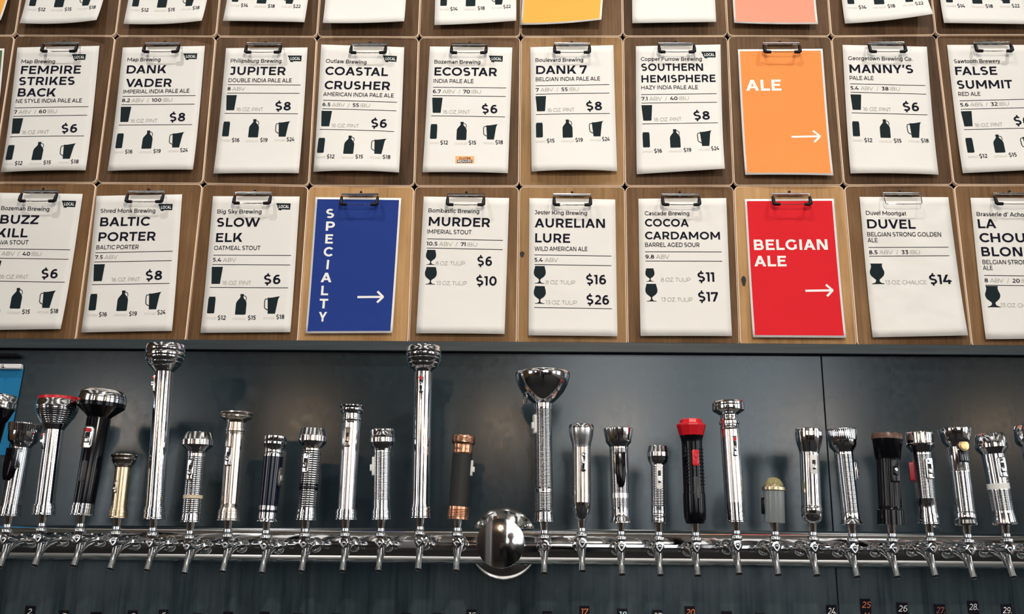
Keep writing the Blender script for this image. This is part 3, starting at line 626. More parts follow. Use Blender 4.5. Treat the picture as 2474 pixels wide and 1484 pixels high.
FLASHLIGHTS = [
  dict(label='black flashlight with wide chrome head cut off by the left edge of the photo', base=(-1.1127, -0.235, 1.5064), top=(-1.0836, -0.235, 1.7475),
   parts=[
    ('tail_cap', 'chrome', [(0.0, 11.1), (0.0, 21.4), (1.6, 21.4), (3.2, 20.1), (9.4, 20.1), (9.8, 19.3), (11.5, 19.3), (11.9, 20.1), (16.7, 20.1), (17.3, 19.1), (20.8, 19.1)], {}),
    ('body', 'black', [(20.8, 18.5), (184.2, 20.1)], {}),
    ('head', 'black', [(184.2, 20.1), (189.0, 22.6), (209.9, 29.4), (211.5, 31.0)], {}),
    ('lens_ring', 'chrome', [(211.5, 31.5), (217.9, 32.3), (219.5, 31.7), (225.9, 31.9), (227.5, 31.0), (237.1, 30.2), (240.3, 25.2), (240.3, 0.0)], {}),
   ], sw=('round', 20, 206.7, 7.5, 9.6),),
  dict(label='knurled chrome flashlight with big black slide plate, before the teal poster', base=(-1.0346, -0.235, 1.5041), top=(-1.0267, -0.235, 1.6824),
   parts=[
    ('tail_cap', 'chrome', [(0.0, 11.5), (0.0, 22.1), (1.6, 22.1), (3.2, 20.8), (7.9, 20.8), (8.3, 20.0), (9.7, 20.0), (10.1, 20.8), (14.1, 20.8), (14.6, 19.8), (17.6, 19.8)], {}),
    ('body', 'chrome', [(17.6, 19.2), (22.5, 19.2), (134.7, 18.3), (137.9, 19.2)], {'ribs': (22.5, 132.3, 60, 0.42)}),
    ('head', 'chrome', [(137.9, 19.2), (141.1, 21.7), (145.9, 26.7), (152.4, 28.3), (165.2, 29.2)], {}),
    ('lens_ring', 'chrome', [(165.2, 30.0), (179.6, 32.1), (182.0, 30.8), (182.0, 28.3), (176.4, 27.5), (176.4, 0.0)], {'facets': 40}),
   ], sw=('slide', -25, 99.4, 31.7, 64.2),),
  dict(label='chrome flashlight with ribbed bowl head and red lens rim', base=(-0.9666, -0.235, 1.5072), top=(-0.9675, -0.235, 1.7383),
   parts=[
    ('tail_cap', 'chrome', [(0.0, 11.5), (0.0, 22.1), (1.6, 22.1), (3.3, 20.9), (8.8, 20.9), (9.2, 20.0), (10.7, 20.0), (11.1, 20.9), (15.6, 20.9), (16.2, 19.9), (19.5, 19.9)], {}),
    ('body', 'chrome', [(19.5, 18.0), (166.6, 17.5)], {}),
    ('head', 'chrome', [(166.6, 18.4), (170.7, 20.0), (177.2, 24.2), (193.4, 35.1), (204.8, 39.3), (213.0, 40.5), (214.6, 39.7), (221.1, 39.7), (226.0, 38.4), (227.6, 36.8)], {'ribs': (177.2, 213.0, 9, 1.09)}),
    ('lens_ring', 'red', [(226.0, 37.6), (232.5, 37.6), (232.5, 33.4), (230.8, 31.7), (230.8, 0.0)], {}),
   ], sw=('oval_red', -62, 143.1, 10.9, 37.4),),
  dict(label='large black flashlight with wide chrome-topped head, red button and chrome tail', base=(-0.8901, -0.235, 1.5073), top=(-0.8765, -0.235, 1.7509),
   parts=[
    ('tail_cap', 'chrome', [(0.0, 11.9), (0.0, 22.9), (1.6, 22.9), (3.2, 21.7), (10.2, 21.7), (10.6, 20.9), (12.5, 20.9), (12.9, 21.7), (18.1, 21.7), (18.8, 20.7), (22.7, 20.7)], {}),
    ('body', 'black', [(22.7, 20.0), (187.7, 22.9), (189.4, 22.1), (194.2, 22.1)], {}),
    ('head', 'black', [(192.6, 22.5), (195.8, 25.0), (212.0, 44.2), (213.6, 45.9), (221.7, 46.3)], {}),
    ('lens_ring', 'chrome', [(221.7, 46.7), (229.8, 46.7), (230.6, 45.5), (233.0, 45.9), (241.1, 43.4), (246.0, 36.7), (247.6, 33.4), (244.4, 31.7), (244.4, 0.0)], {}),
   ], sw=('plate_red', -14, 150.5, 23.4, 43.7), mag=(-8, 84.2, 14.2, 42.1),),
  dict(label='tiny brass-tinted flashlight with stepped trumpet rim, shortest on the left half', base=(-0.8185, -0.235, 1.5026), top=(-0.819, -0.235, 1.6258),
   parts=[
    ('tail_cap', 'brass', [(0.0, 9.5), (0.0, 18.6), (1.6, 18.6), (3.2, 17.3), (7.9, 17.3), (8.3, 16.5), (9.7, 16.5), (10.0, 17.3), (14.1, 17.3), (14.6, 16.4), (17.6, 16.4)], {}),
    ('body', 'brass', [(17.6, 15.1), (97.7, 15.5)], {}),
    ('head', 'nickel', [(97.7, 15.7), (102.5, 16.5), (104.9, 19.8), (107.3, 20.2), (108.9, 21.5), (113.7, 23.1), (116.1, 21.9), (118.5, 24.4), (120.9, 25.6), (123.3, 24.8), (123.3, 21.5), (120.9, 19.8), (120.9, 0.0)], {}),
   ], sw=('small', -22, 59.2, 10.7, 24.0),),
  dict(label='very tall smooth chrome flashlight with stepped bell head and side switch', base=(-0.7466, -0.235, 1.501), top=(-0.759, -0.235, 1.8485),
   parts=[
    ('tail_cap', 'chrome', [(0.0, 11.0), (0.0, 21.3), (1.7, 21.3), (3.3, 20.1), (10.4, 20.1), (10.9, 19.2), (12.7, 19.2), (13.2, 20.1), (18.5, 20.1), (19.2, 19.1), (23.1, 19.1)], {}),
    ('body', 'chrome', [(23.1, 17.4), (292.4, 17.7)], {}),
    ('head', 'chrome', [(292.4, 18.4), (295.7, 20.9), (299.9, 25.1), (302.4, 27.6), (303.2, 29.3), (309.0, 32.6), (309.8, 33.9), (316.4, 36.0), (317.2, 37.1), (323.8, 38.5), (324.7, 39.0), (333.7, 39.3), (334.6, 38.6), (342.8, 38.5), (347.8, 36.8), (347.8, 33.5), (343.7, 31.8), (343.7, 0.0)], {'ribs': (302.4, 342.0, 4, 2.01)}),
   ], sw=('oval_red', -65, 267.7, 10.0, 39.7),),
  dict(label='finely ribbed chrome flashlight with tape band and smooth conical bezel', base=(-0.6734, -0.235, 1.4963), top=(-0.6747, -0.235, 1.6707),
   parts=[
    ('tail_cap', 'chrome', [(0.0, 10.2), (0.0, 20.6), (1.6, 20.6), (3.2, 18.6), (7.2, 18.6), (7.6, 17.7), (8.8, 17.7), (9.2, 18.6), (12.9, 18.6), (13.4, 17.6), (16.1, 17.6)], {}),
    ('body', 'chrome', [(16.1, 18.1), (132.7, 17.3)], {'ribs': (17.7, 128.7, 30, 0.74)}),
    ('head', 'chrome', [(132.7, 17.7), (136.8, 18.1), (140.8, 21.4), (145.6, 27.2), (148.0, 28.9), (149.6, 29.9), (159.3, 29.9), (160.1, 28.9), (172.2, 25.2), (174.6, 23.9), (174.6, 21.4), (172.2, 20.6), (172.2, 0.0)], {}),
    ('tape_band', 'tape', [(45.1, 18.6), (51.5, 18.6)], {}),
   ], sw=('plate', -12, 99.8, 15.7, 41.8),),
  dict(label='dull nickel flashlight with broad flat trumpet head and long fluted body', base=(-0.5995, -0.235, 1.5003), top=(-0.6012, -0.235, 1.7125),
   parts=[
    ('tail_cap', 'nickel', [(0.0, 11.7), (0.0, 22.8), (1.6, 22.8), (3.2, 21.3), (9.5, 21.3), (9.9, 20.5), (11.6, 20.5), (12.0, 21.3), (16.8, 21.3), (17.5, 20.3), (21.0, 20.3)], {}),
    ('body', 'nickel', [(21.0, 18.2), (27.5, 18.2), (29.1, 17.3), (167.5, 18.2)], {'flutes': 8}),
    ('head', 'nickel', [(167.5, 19.4), (171.5, 19.8), (172.3, 18.8), (174.0, 19.8), (178.8, 19.8), (179.6, 18.2), (190.9, 18.0), (195.0, 20.6), (199.8, 30.5), (201.5, 31.8), (203.9, 31.4), (205.5, 33.4), (208.7, 34.3), (211.2, 32.6), (212.0, 24.8), (210.4, 0.0)], {}),
   ], sw=('plate', -15, 123.0, 14.0, 38.8),),
  dict(label='midnight black-bodied flashlight with flared chrome neck and chrome tail', base=(-0.524, -0.235, 1.4988), top=(-0.5191, -0.235, 1.6643),
   parts=[
    ('tail_cap', 'chrome', [(0.0, 11.5), (0.0, 20.5), (1.6, 20.5), (5.6, 17.7), (17.6, 17.7)], {}),
    ('body', 'midnight', [(17.6, 18.2), (20.0, 18.2), (33.7, 18.4), (126.7, 19.5)], {}),
    ('trim_band', 'chrome', [(22.4, 18.7), (30.5, 18.7)], {}),
    ('head', 'chrome', [(125.9, 20.0), (128.3, 20.0), (129.1, 19.1), (130.7, 19.1), (131.5, 19.9), (133.9, 19.2), (140.3, 19.3), (149.1, 21.4), (150.7, 22.7), (154.7, 22.8), (155.5, 22.2), (157.9, 23.2), (165.9, 23.0), (165.9, 20.5), (163.5, 19.7), (163.5, 0.0)], {}),
   ], sw=('clip', 78, 86.6, 9.9, 38.5),),
  dict(label='ribbed chrome flashlight with two black tape rings around its middle', base=(-0.4476, -0.235, 1.5028), top=(-0.4438, -0.235, 1.6807),
   parts=[
    ('tail_cap', 'chrome', [(0.0, 10.8), (0.0, 20.9), (1.6, 20.9), (3.2, 19.7), (8.7, 19.7), (9.1, 18.9), (10.6, 18.9), (11.0, 19.7), (15.4, 19.7), (16.0, 18.7), (19.3, 18.7)], {}),
    ('body', 'chrome', [(19.3, 18.1), (24.1, 17.6), (138.3, 18.5)], {'ribs': (24.1, 136.7, 26, 0.74)}),
    ('head', 'chrome', [(138.3, 18.5), (141.5, 18.9), (146.3, 23.8), (151.2, 27.1), (152.8, 28.2), (163.2, 28.2), (164.0, 27.1), (173.7, 24.6), (177.7, 23.4), (177.7, 21.3), (174.5, 20.5), (174.5, 0.0)], {'scallop': (18, 0.8)}),
    ('tape_band', 'black', [(57.9, 18.9), (62.7, 18.9)], {}),
    ('tape_band', 'black', [(65.9, 18.9), (69.9, 18.9)], {}),
   ], sw=('plate', -20, 109.3, 16.4, 40.2),),
  dict(label='smooth chrome flashlight with small stepped crown, left of the green-tinted ribbed one', base=(-0.3693, -0.235, 1.5045), top=(-0.369, -0.235, 1.7283),
   parts=[
    ('tail_cap', 'chrome', [(0.0, 11.5), (0.0, 22.2), (1.6, 22.2), (3.2, 21.0), (8.7, 21.0), (9.1, 20.1), (10.7, 20.1), (11.1, 21.0), (15.5, 21.0), (16.1, 20.0), (19.4, 20.0)], {}),
    ('body', 'satin', [(19.4, 16.8), (187.8, 18.1)], {}),
    ('head', 'chrome', [(187.8, 18.9), (191.0, 19.2), (191.9, 18.4), (193.5, 19.2), (195.9, 19.2), (197.5, 18.2), (206.4, 18.1), (208.9, 21.0), (211.3, 22.2), (216.9, 22.2), (218.6, 23.8), (221.0, 24.7), (223.4, 24.2), (224.2, 20.5), (221.8, 0.0)], {}),
   ], sw=('small', -8, 158.7, 12.3, 38.9),),
  dict(label='ribbed chrome flashlight with squared head and pale switch on its left side', base=(-0.3001, -0.235, 1.5053), top=(-0.306, -0.235, 1.6807),
   parts=[
    ('tail_cap', 'chrome', [(0.0, 10.1), (0.0, 19.6), (1.6, 19.6), (3.2, 18.4), (9.4, 18.4), (9.8, 17.6), (11.5, 17.6), (11.9, 18.4), (16.7, 18.4), (17.4, 17.4), (20.9, 17.4)], {}),
    ('body', 'chrome', [(20.9, 16.4), (37.0, 16.5), (132.8, 16.8)], {'ribs': (37.0, 131.2, 32, 0.65)}),
    ('head', 'chrome', [(132.8, 17.2), (136.9, 17.6), (141.7, 21.3), (145.7, 22.9), (148.9, 23.7), (149.7, 24.8), (157.8, 24.8), (158.6, 23.9), (161.8, 24.4), (163.4, 23.5), (173.9, 23.3), (175.5, 22.1), (175.5, 19.6), (172.3, 18.8), (172.3, 0.0)], {}),
   ], sw=('clip_white', -80, 103.1, 11.4, 37.0),),
  dict(label='very tall smooth chrome flashlight with ringed bell head and red front button', base=(-0.2242, -0.235, 1.5093), top=(-0.2292, -0.235, 1.8488),
   parts=[
    ('tail_cap', 'chrome', [(0.0, 10.4), (0.0, 20.2), (1.6, 20.2), (3.3, 19.0), (11.1, 19.0), (11.6, 18.2), (13.6, 18.2), (14.1, 19.0), (19.7, 19.0), (20.5, 18.0), (24.7, 18.0)], {}),
    ('body', 'chrome', [(24.7, 16.8), (287.7, 17.6)], {}),
    ('head', 'chrome', [(287.7, 18.2), (291.0, 19.8), (294.3, 23.9), (295.9, 26.0), (296.7, 27.2), (304.1, 30.5), (305.0, 31.4), (312.4, 33.5), (313.2, 34.3), (323.0, 35.1), (323.9, 35.5), (328.8, 35.2), (329.6, 34.3), (337.8, 33.8), (340.3, 32.2), (340.3, 29.7), (336.2, 28.1), (336.2, 0.0)], {'ribs': (296.7, 335.4, 4, 1.65)}),
   ], sw=('oval_red', -6, 260.6, 10.7, 36.2),),
  dict(label='black leather-bodied flashlight with copper head and copper tail', base=(-0.1514, -0.235, 1.5078), top=(-0.143, -0.235, 1.6695),
   parts=[
    ('tail_cap', 'copper', [(0.0, 11.4), (0.0, 20.8), (24.0, 20.3)], {'ribs': (4.8, 20.8, 5, 0.73)}),
    ('body', 'leather', [(24.0, 19.0), (125.8, 19.7)], {}),
    ('head', 'copper', [(125.8, 19.5), (128.2, 20.0), (129.0, 19.4), (134.6, 19.7), (136.2, 19.2), (144.3, 20.0), (146.7, 22.5), (148.3, 23.3), (159.5, 23.1), (161.9, 22.0), (161.9, 19.5), (158.7, 18.7), (158.7, 0.0)], {'ribs': (150.7, 158.7, 3, 0.41)}),
   ], sw=('clip_white', 82, 99.4, 8.1, 30.5),),
  dict(label='rib-bodied chrome flashlight with huge open bowl head and hanging ring', base=(0.0171, -0.235, 1.505), top=(0.0125, -0.235, 1.7995),
   parts=[
    ('tail_cap', 'chrome', [(0.0, 10.3), (0.0, 20.3), (1.6, 20.3), (3.3, 18.8), (8.1, 18.8), (8.4, 18.0), (9.8, 18.0), (10.2, 18.8), (14.3, 18.8), (14.9, 17.8), (17.9, 17.8)], {}),
    ('body', 'chrome', [(17.9, 17.2), (58.6, 17.2), (59.4, 18.0), (61.8, 18.0), (62.6, 17.3), (222.9, 17.7)], {'ribs': (65.1, 219.6, 56, 0.49), 'ribs2': (21.2, 56.9, 12, 0.57)}),
    ('collar', 'chrome', [(222.9, 18.5), (230.2, 18.5)], {}),
    ('head', 'chrome', [(230.2, 18.0), (233.5, 22.9), (240.8, 31.1), (252.2, 41.7), (264.4, 49.0), (276.6, 53.5), (286.4, 55.4), (289.6, 55.2), (292.9, 53.1), (294.5, 49.0), (291.2, 45.8), (284.7, 0.0)], {}),
   ], sw=('clip_white', -72, 188.7, 13.1, 37.4), ring=True,),
  dict(label='bullet-tailed smooth chrome flashlight with flared plain head', base=(0.0895, -0.235, 1.51), top=(0.0897, -0.235, 1.6942),
   parts=[
    ('tail_cap', 'chrome', [(0.0, 8.9), (1.6, 10.5), (6.4, 12.6), (17.6, 16.2), (32.1, 17.5)], {}),
    ('body', 'nickel', [(32.1, 17.8), (138.0, 18.1)], {}),
    ('head', 'satin', [(138.0, 18.1), (146.0, 19.0), (160.4, 22.7), (170.0, 24.1), (174.9, 24.3)], {}),
    ('lens_ring', 'chrome', [(174.9, 24.6), (179.7, 24.6), (183.7, 22.7), (184.5, 19.4), (182.1, 0.0)], {}),
   ], sw=('oval', 8, 109.1, 10.5, 38.5),),
  dict(label='knurled chrome flashlight with tapered black slide plate, right of the bullet-tailed one', base=(0.1648, -0.235, 1.5046), top=(0.1624, -0.235, 1.6862),
   parts=[
    ('tail_cap', 'chrome', [(0.0, 11.3), (0.0, 20.6), (2.4, 20.6), (8.0, 18.2), (16.0, 17.0), (25.6, 17.2)], {}),
    ('body', 'chrome', [(25.6, 17.5), (145.5, 18.4)], {'ribs': (28.8, 142.3, 60, 0.32)}),
    ('head', 'chrome', [(145.5, 18.6), (148.7, 19.4), (154.3, 24.2), (156.7, 25.0), (165.5, 26.1)], {}),
    ('lens_ring', 'chrome', [(165.5, 26.7), (177.5, 28.4), (180.7, 28.6), (182.3, 27.5), (182.3, 25.0), (177.5, 24.2), (177.5, 0.0)], {'facets': 32, 'scallop': (16, 0.56)}),
    ('label_band', 'satin', [(46.4, 18.3), (56.0, 18.3)], {}),
   ], sw=('slide', 3, 100.7, 21.0, 67.1),),
  dict(label='slim short chrome flashlight with rounded head and long white switch plate', base=(0.2374, -0.235, 1.5044), top=(0.24, -0.235, 1.6531),
   parts=[
    ('tail_cap', 'chrome', [(0.0, 9.7), (0.0, 14.1), (1.6, 14.5), (4.8, 13.5), (11.1, 13.9), (12.7, 13.1), (17.5, 13.1), (19.1, 14.1), (23.9, 14.1), (24.7, 13.5), (31.8, 13.8)], {}),
    ('body', 'chrome', [(31.8, 13.4), (111.4, 13.7)], {'ribs': (33.4, 109.8, 24, 0.56)}),
    ('head', 'chrome', [(111.4, 13.9), (113.8, 15.3), (117.0, 17.7), (122.5, 19.5), (127.3, 20.0), (128.1, 20.5), (136.0, 20.5), (136.8, 20.0), (146.4, 18.1), (148.8, 16.9), (148.8, 14.5), (146.4, 13.7), (146.4, 0.0)], {}),
   ], sw=('long', 2, 89.1, 11.3, 47.7),),
  dict(label='black plastic flashlight with faceted red head and red switch', base=(0.3082, -0.235, 1.5044), top=(0.3064, -0.235, 1.7064),
   parts=[
    ('tail_cap', 'black', [(0.0, 11.3), (0.0, 16.9), (3.2, 18.5), (9.6, 20.4), (22.4, 21.4), (57.5, 21.2), (59.1, 20.1)], {}),
    ('body', 'black', [(59.1, 20.1), (155.9, 20.1), (163.1, 21.0), (169.5, 23.0)], {}),
    ('head', 'red', [(168.7, 22.6), (169.5, 23.6), (188.6, 28.9), (191.8, 28.6), (194.2, 22.6), (200.6, 21.0), (202.2, 18.5), (202.2, 0.0)], {'facets': 10}),
   ], sw=('red_switch', 6, 124.7, 12.9, 30.4), grips=True,),
  dict(label='bright satin chrome flashlight with drum head and red button, right of the red-headed one', base=(0.3862, -0.235, 1.5087), top=(0.3809, -0.235, 1.7426),
   parts=[
    ('tail_cap', 'chrome', [(0.0, 10.2), (0.0, 19.8), (1.6, 19.8), (3.2, 18.5), (10.1, 18.5), (10.6, 17.7), (12.3, 17.7), (12.8, 18.5), (18.0, 18.5), (18.6, 17.6), (22.4, 17.6)], {}),
    ('collar', 'chrome', [(22.4, 18.4), (36.9, 18.4)], {}),
    ('body', 'satin', [(36.9, 18.5), (177.2, 18.7)], {}),
    ('neck', 'chrome', [(177.2, 18.1), (179.6, 18.5), (181.2, 17.7), (187.6, 17.9), (189.2, 19.8), (194.0, 19.8), (194.8, 17.3), (197.2, 17.7), (198.8, 16.8), (201.2, 17.3), (203.6, 16.6), (206.8, 16.9)], {}),
    ('head', 'chrome', [(206.8, 17.3), (209.2, 21.0), (214.1, 29.0), (215.7, 31.1), (218.1, 31.6), (224.5, 31.6), (225.3, 31.0), (226.9, 31.5), (230.9, 31.1), (234.1, 28.2), (234.9, 24.2), (232.5, 0.0)], {}),
   ], sw=('bar_red', 12, 144.3, 9.7, 40.1),),
  dict(label='stubby grey plastic flashlight with olive glass dome in a brass ring', base=(0.4599, -0.235, 1.5077), top=(0.4631, -0.235, 1.5951),
   parts=[
    ('body', 'grey_plastic', [(0.0, 11.2), (0.0, 19.6), (1.6, 19.9), (61.4, 19.9)], {}),
    ('collar', 'brass', [(60.6, 20.7), (62.2, 22.3), (67.7, 22.3), (70.1, 20.3)], {}),
    ('lens_dome', 'olive_glass', [(69.3, 18.7), (73.2, 18.0), (78.0, 15.9), (82.7, 12.4), (85.8, 7.6), (87.4, 2.4), (87.7, 0.0)], {}),
   ], sw=('tab', -82, 31.5, 6.4, 31.5),),
  dict(label='smooth chrome flashlight with flared head and round-cornered white switch plate', base=(0.5322, -0.235, 1.5078), top=(0.5366, -0.235, 1.6885),
   parts=[
    ('tail_cap', 'chrome', [(0.0, 9.6), (2.4, 13.6), (7.2, 17.6), (12.7, 19.4), (17.5, 20.0), (18.3, 19.2), (23.9, 19.8), (30.2, 19.8), (31.8, 19.0), (35.0, 19.0)], {}),
    ('body', 'chrome', [(35.0, 18.7), (133.7, 18.8)], {}),
    ('head', 'chrome', [(133.7, 19.4), (135.3, 19.4), (136.0, 19.0), (143.2, 20.8), (152.8, 23.6), (162.3, 25.2), (167.1, 25.6)], {}),
    ('lens_ring', 'chrome', [(167.1, 26.1), (175.0, 26.1), (175.8, 25.3), (179.8, 25.2), (181.4, 24.0), (181.4, 21.6), (178.2, 0.0)], {'scallop': (20, 0.64)}),
   ], sw=('white_plate', 6, 111.4, 13.6, 36.6),),
  dict(label='knurled chrome flashlight with cup head just right of the panel seam', base=(0.6072, -0.235, 1.5059), top=(0.6006, -0.235, 1.689),
   parts=[
    ('tail_cap', 'chrome', [(0.0, 11.2), (0.0, 21.6), (1.6, 21.8), (4.7, 20.0), (11.1, 17.8), (22.1, 17.8)], {}),
    ('body', 'chrome', [(22.1, 17.6), (138.3, 18.4)], {'ribs': (23.7, 134.4, 64, 0.32)}),
    ('head', 'chrome', [(138.3, 18.4), (141.5, 19.2), (148.6, 24.8), (150.9, 26.0), (161.2, 26.8)], {}),
    ('lens_ring', 'chrome', [(161.2, 27.5), (162.8, 27.8), (180.2, 29.2), (183.3, 28.4), (184.1, 25.6), (180.2, 24.8), (180.2, 0.0)], {'facets': 36, 'scallop': (18, 0.63)}),
   ], sw=('clip', 75, 101.2, 6.4, 34.8),),
  dict(label='all-black flashlight with brown scalloped lens ring and slotted screw', base=(0.6823, -0.235, 1.5068), top=(0.6889, -0.235, 1.6805),
   parts=[
    ('tail_cap', 'black', [(0.0, 12.7), (0.0, 25.1), (27.0, 24.7), (28.5, 23.1)], {}),
    ('body', 'black', [(28.5, 22.8), (33.3, 21.7), (125.3, 22.0)], {'flutes': 18}),
    ('head', 'black', [(124.5, 23.5), (127.7, 23.7), (128.5, 24.1), (163.4, 28.4)], {}),
    ('lens_ring', 'brown', [(163.4, 29.3), (168.9, 29.6), (173.7, 27.9), (173.7, 25.5), (170.5, 0.0)], {'scallop': (10, 1.27)}),
   ], sw=('black_screw', 12, 101.5, 17.5, 44.4),),
  dict(label='knurled chrome flashlight with red tab on its left side and wire loop at the base', base=(0.7541, -0.235, 1.5091), top=(0.7519, -0.235, 1.6839),
   parts=[
    ('tail_cap', 'chrome', [(0.0, 10.7), (0.0, 20.7), (1.6, 20.7), (3.2, 19.5), (9.2, 19.5), (9.6, 18.7), (11.3, 18.7), (11.7, 19.5), (16.4, 19.5), (17.0, 18.5), (20.5, 18.5)], {}),
    ('body', 'chrome', [(20.5, 17.5), (28.4, 17.5), (135.6, 18.3)], {'ribs': (47.3, 132.4, 40, 0.32)}),
    ('head', 'chrome', [(135.6, 18.3), (138.7, 19.1), (143.5, 23.1), (146.6, 24.7), (149.0, 26.9), (152.1, 27.3), (153.7, 26.2)], {}),
    ('lens_ring', 'chrome', [(153.7, 26.1), (162.4, 26.2), (172.6, 25.9), (175.0, 24.3), (175.0, 22.3), (171.8, 21.5), (171.8, 0.0)], {'scallop': (20, 0.71)}),
   ], sw=('plate', 18, 104.1, 16.7, 41.0), redtab=True, wire=True,),
  dict(label='ribbed chrome flashlight with round bronze button below a flared cup head', base=(0.825, -0.235, 1.5069), top=(0.821, -0.235, 1.6919),
   parts=[
    ('tail_cap', 'chrome', [(0.0, 11.1), (0.8, 19.1), (3.9, 20.3), (11.0, 18.7), (12.6, 19.5), (17.3, 19.5), (23.6, 18.7)], {}),
    ('body', 'chrome', [(23.6, 18.7), (103.8, 19.4), (105.4, 18.9), (149.4, 18.9)], {'ribs': (25.2, 102.2, 28, 0.71)}),
    ('head', 'chrome', [(149.4, 18.9), (152.6, 19.5), (158.9, 24.6), (161.2, 26.2), (169.1, 27.3)], {}),
    ('lens_ring', 'chrome', [(169.1, 27.8), (183.2, 31.0), (185.6, 30.6), (185.6, 28.6), (181.7, 27.8), (181.7, 0.0)], {}),
   ], sw=('bronze', 14, 143.1, 23.0, 47.2),),
  dict(label='chrome flashlight with pale band and fat rounded head, second from the right edge', base=(0.8983, -0.235, 1.5092), top=(0.8873, -0.235, 1.6832),
   parts=[
    ('tail_cap', 'chrome', [(0.0, 11.9), (0.0, 23.0), (2.3, 23.2), (4.7, 21.4), (14.0, 20.6), (21.8, 19.5)], {}),
    ('body', 'chrome', [(21.8, 19.3), (134.2, 20.6)], {'ribs': (26.5, 65.5, 20, 0.32)}),
    ('head', 'chrome', [(134.2, 20.6), (137.3, 22.2), (143.5, 27.7), (145.9, 29.3), (147.4, 30.4), (153.7, 30.4), (154.5, 29.5), (165.4, 28.5), (171.6, 26.1), (174.0, 23.8), (172.4, 0.0)], {'scallop': (22, 0.62)}),
    ('label_band', 'white', [(67.1, 20.3), (78.0, 20.4)], {}),
   ], sw=('plate', 14, 107.7, 17.4, 39.0),),
  dict(label='ribbed dark chrome flashlight cut off by the right edge of the photo', base=(0.9738, -0.235, 1.5074), top=(0.9669, -0.235, 1.7021),
   parts=[
    ('tail_cap', 'chrome', [(0.0, 11.3), (0.0, 21.8), (1.6, 21.8), (3.1, 20.6), (9.2, 20.6), (9.6, 19.8), (11.2, 19.8), (11.6, 20.6), (16.3, 20.6), (16.9, 19.6), (20.3, 19.6)], {}),
    ('body', 'chrome', [(20.3, 19.0), (151.8, 20.6)], {'ribs': (46.9, 140.8, 16, 1.19)}),
    ('head', 'chrome', [(151.8, 20.6), (154.9, 23.8), (159.6, 28.5), (162.7, 29.7), (186.2, 30.5), (192.4, 26.9), (194.0, 22.2), (192.4, 0.0)], {}),
   ], sw=None,),
]

# ------------------------------------------------------------------ materials
MATS = {}


def principled(name, color, rough=0.5, metal=0.0, **kw):
    m = bpy.data.materials.new(name)
    m.use_nodes = True
    b = m.node_tree.nodes['Principled BSDF']
    b.inputs['Base Color'].default_value = (*color, 1)
    b.inputs['Roughness'].default_value = rough
    b.inputs['Metallic'].default_value = metal
    for k, v in kw.items():
        b.inputs[k].default_value = v
    MATS[name] = m
    return m


def node(m, kind, **props):
    n = m.node_tree.nodes.new(kind)
    for k, v in props.items():
        setattr(n, k, v)
    return n


def link(m, a, b):
    m.node_tree.links.new(a, b)


def bsdf(m):
    return m.node_tree.nodes['Principled BSDF']


def noise(m, scale, detail=4, rough=0.5, coord='Object', stretch=(1, 1, 1), per_object=False):
    tc = node(m, 'ShaderNodeTexCoord')
    mp = node(m, 'ShaderNodeMapping')
    mp.inputs['Scale'].default_value = stretch
    link(m, tc.outputs[coord], mp.inputs['Vector'])
    if per_object:
        oi = node(m, 'ShaderNodeObjectInfo')
        mul = node(m, 'ShaderNodeMath', operation='MULTIPLY')
        mul.inputs[1].default_value = 37.0
        link(m, oi.outputs['Random'], mul.inputs[0])
        link(m, mul.outputs[0], mp.inputs['Location'])
    n = node(m, 'ShaderNodeTexNoise')
    n.inputs['Scale'].default_value = scale
    n.inputs['Detail'].default_value = detail
    n.inputs['Roughness'].default_value = rough
    link(m, mp.outputs[0], n.inputs['Vector'])
    return n


def ramp(m, src, stops):
    r = node(m, 'ShaderNodeValToRGB')
    e = r.color_ramp.elements
    while len(e) < len(stops):
        e.new(0.5)
    for el, (p, c) in zip(e, stops):
        el.position = p
        el.color = (*c, 1) if len(c) == 3 else c
    link(m, src, r.inputs['Fac'])
    return r


def bump(m, src, strength, dist):
    b = node(m, 'ShaderNodeBump')
    b.inputs['Strength'].default_value = strength
    b.inputs['Distance'].default_value = dist
    link(m, src, b.inputs['Height'])
    link(m, b.outputs[0], bsdf(m).inputs['Normal'])


def wood(name, dark, mid, light, rough=0.55):
    m = principled(name, mid, rough, **{'Specular IOR Level': 0.22})
    broad = noise(m, 7, 4, 0.6, stretch=(1.0, 1.0, 0.35), per_object=True)
    grain = noise(m, 60, 5, 0.65, stretch=(2.6, 1.0, 0.10), per_object=True)
    mix = node(m, 'ShaderNodeMix', data_type='FLOAT')
    mix.inputs['Factor'].default_value = 0.36
    link(m, broad.outputs['Fac'], mix.inputs['A'])
    link(m, grain.outputs['Fac'], mix.inputs['B'])
    r = ramp(m, mix.outputs['Result'], ((0.30, dark), (0.50, mid), (0.70, light)))
    link(m, r.outputs['Color'], bsdf(m).inputs['Base Color'])
    bump(m, grain.outputs['Fac'], 0.25, 0.0006)
    return m


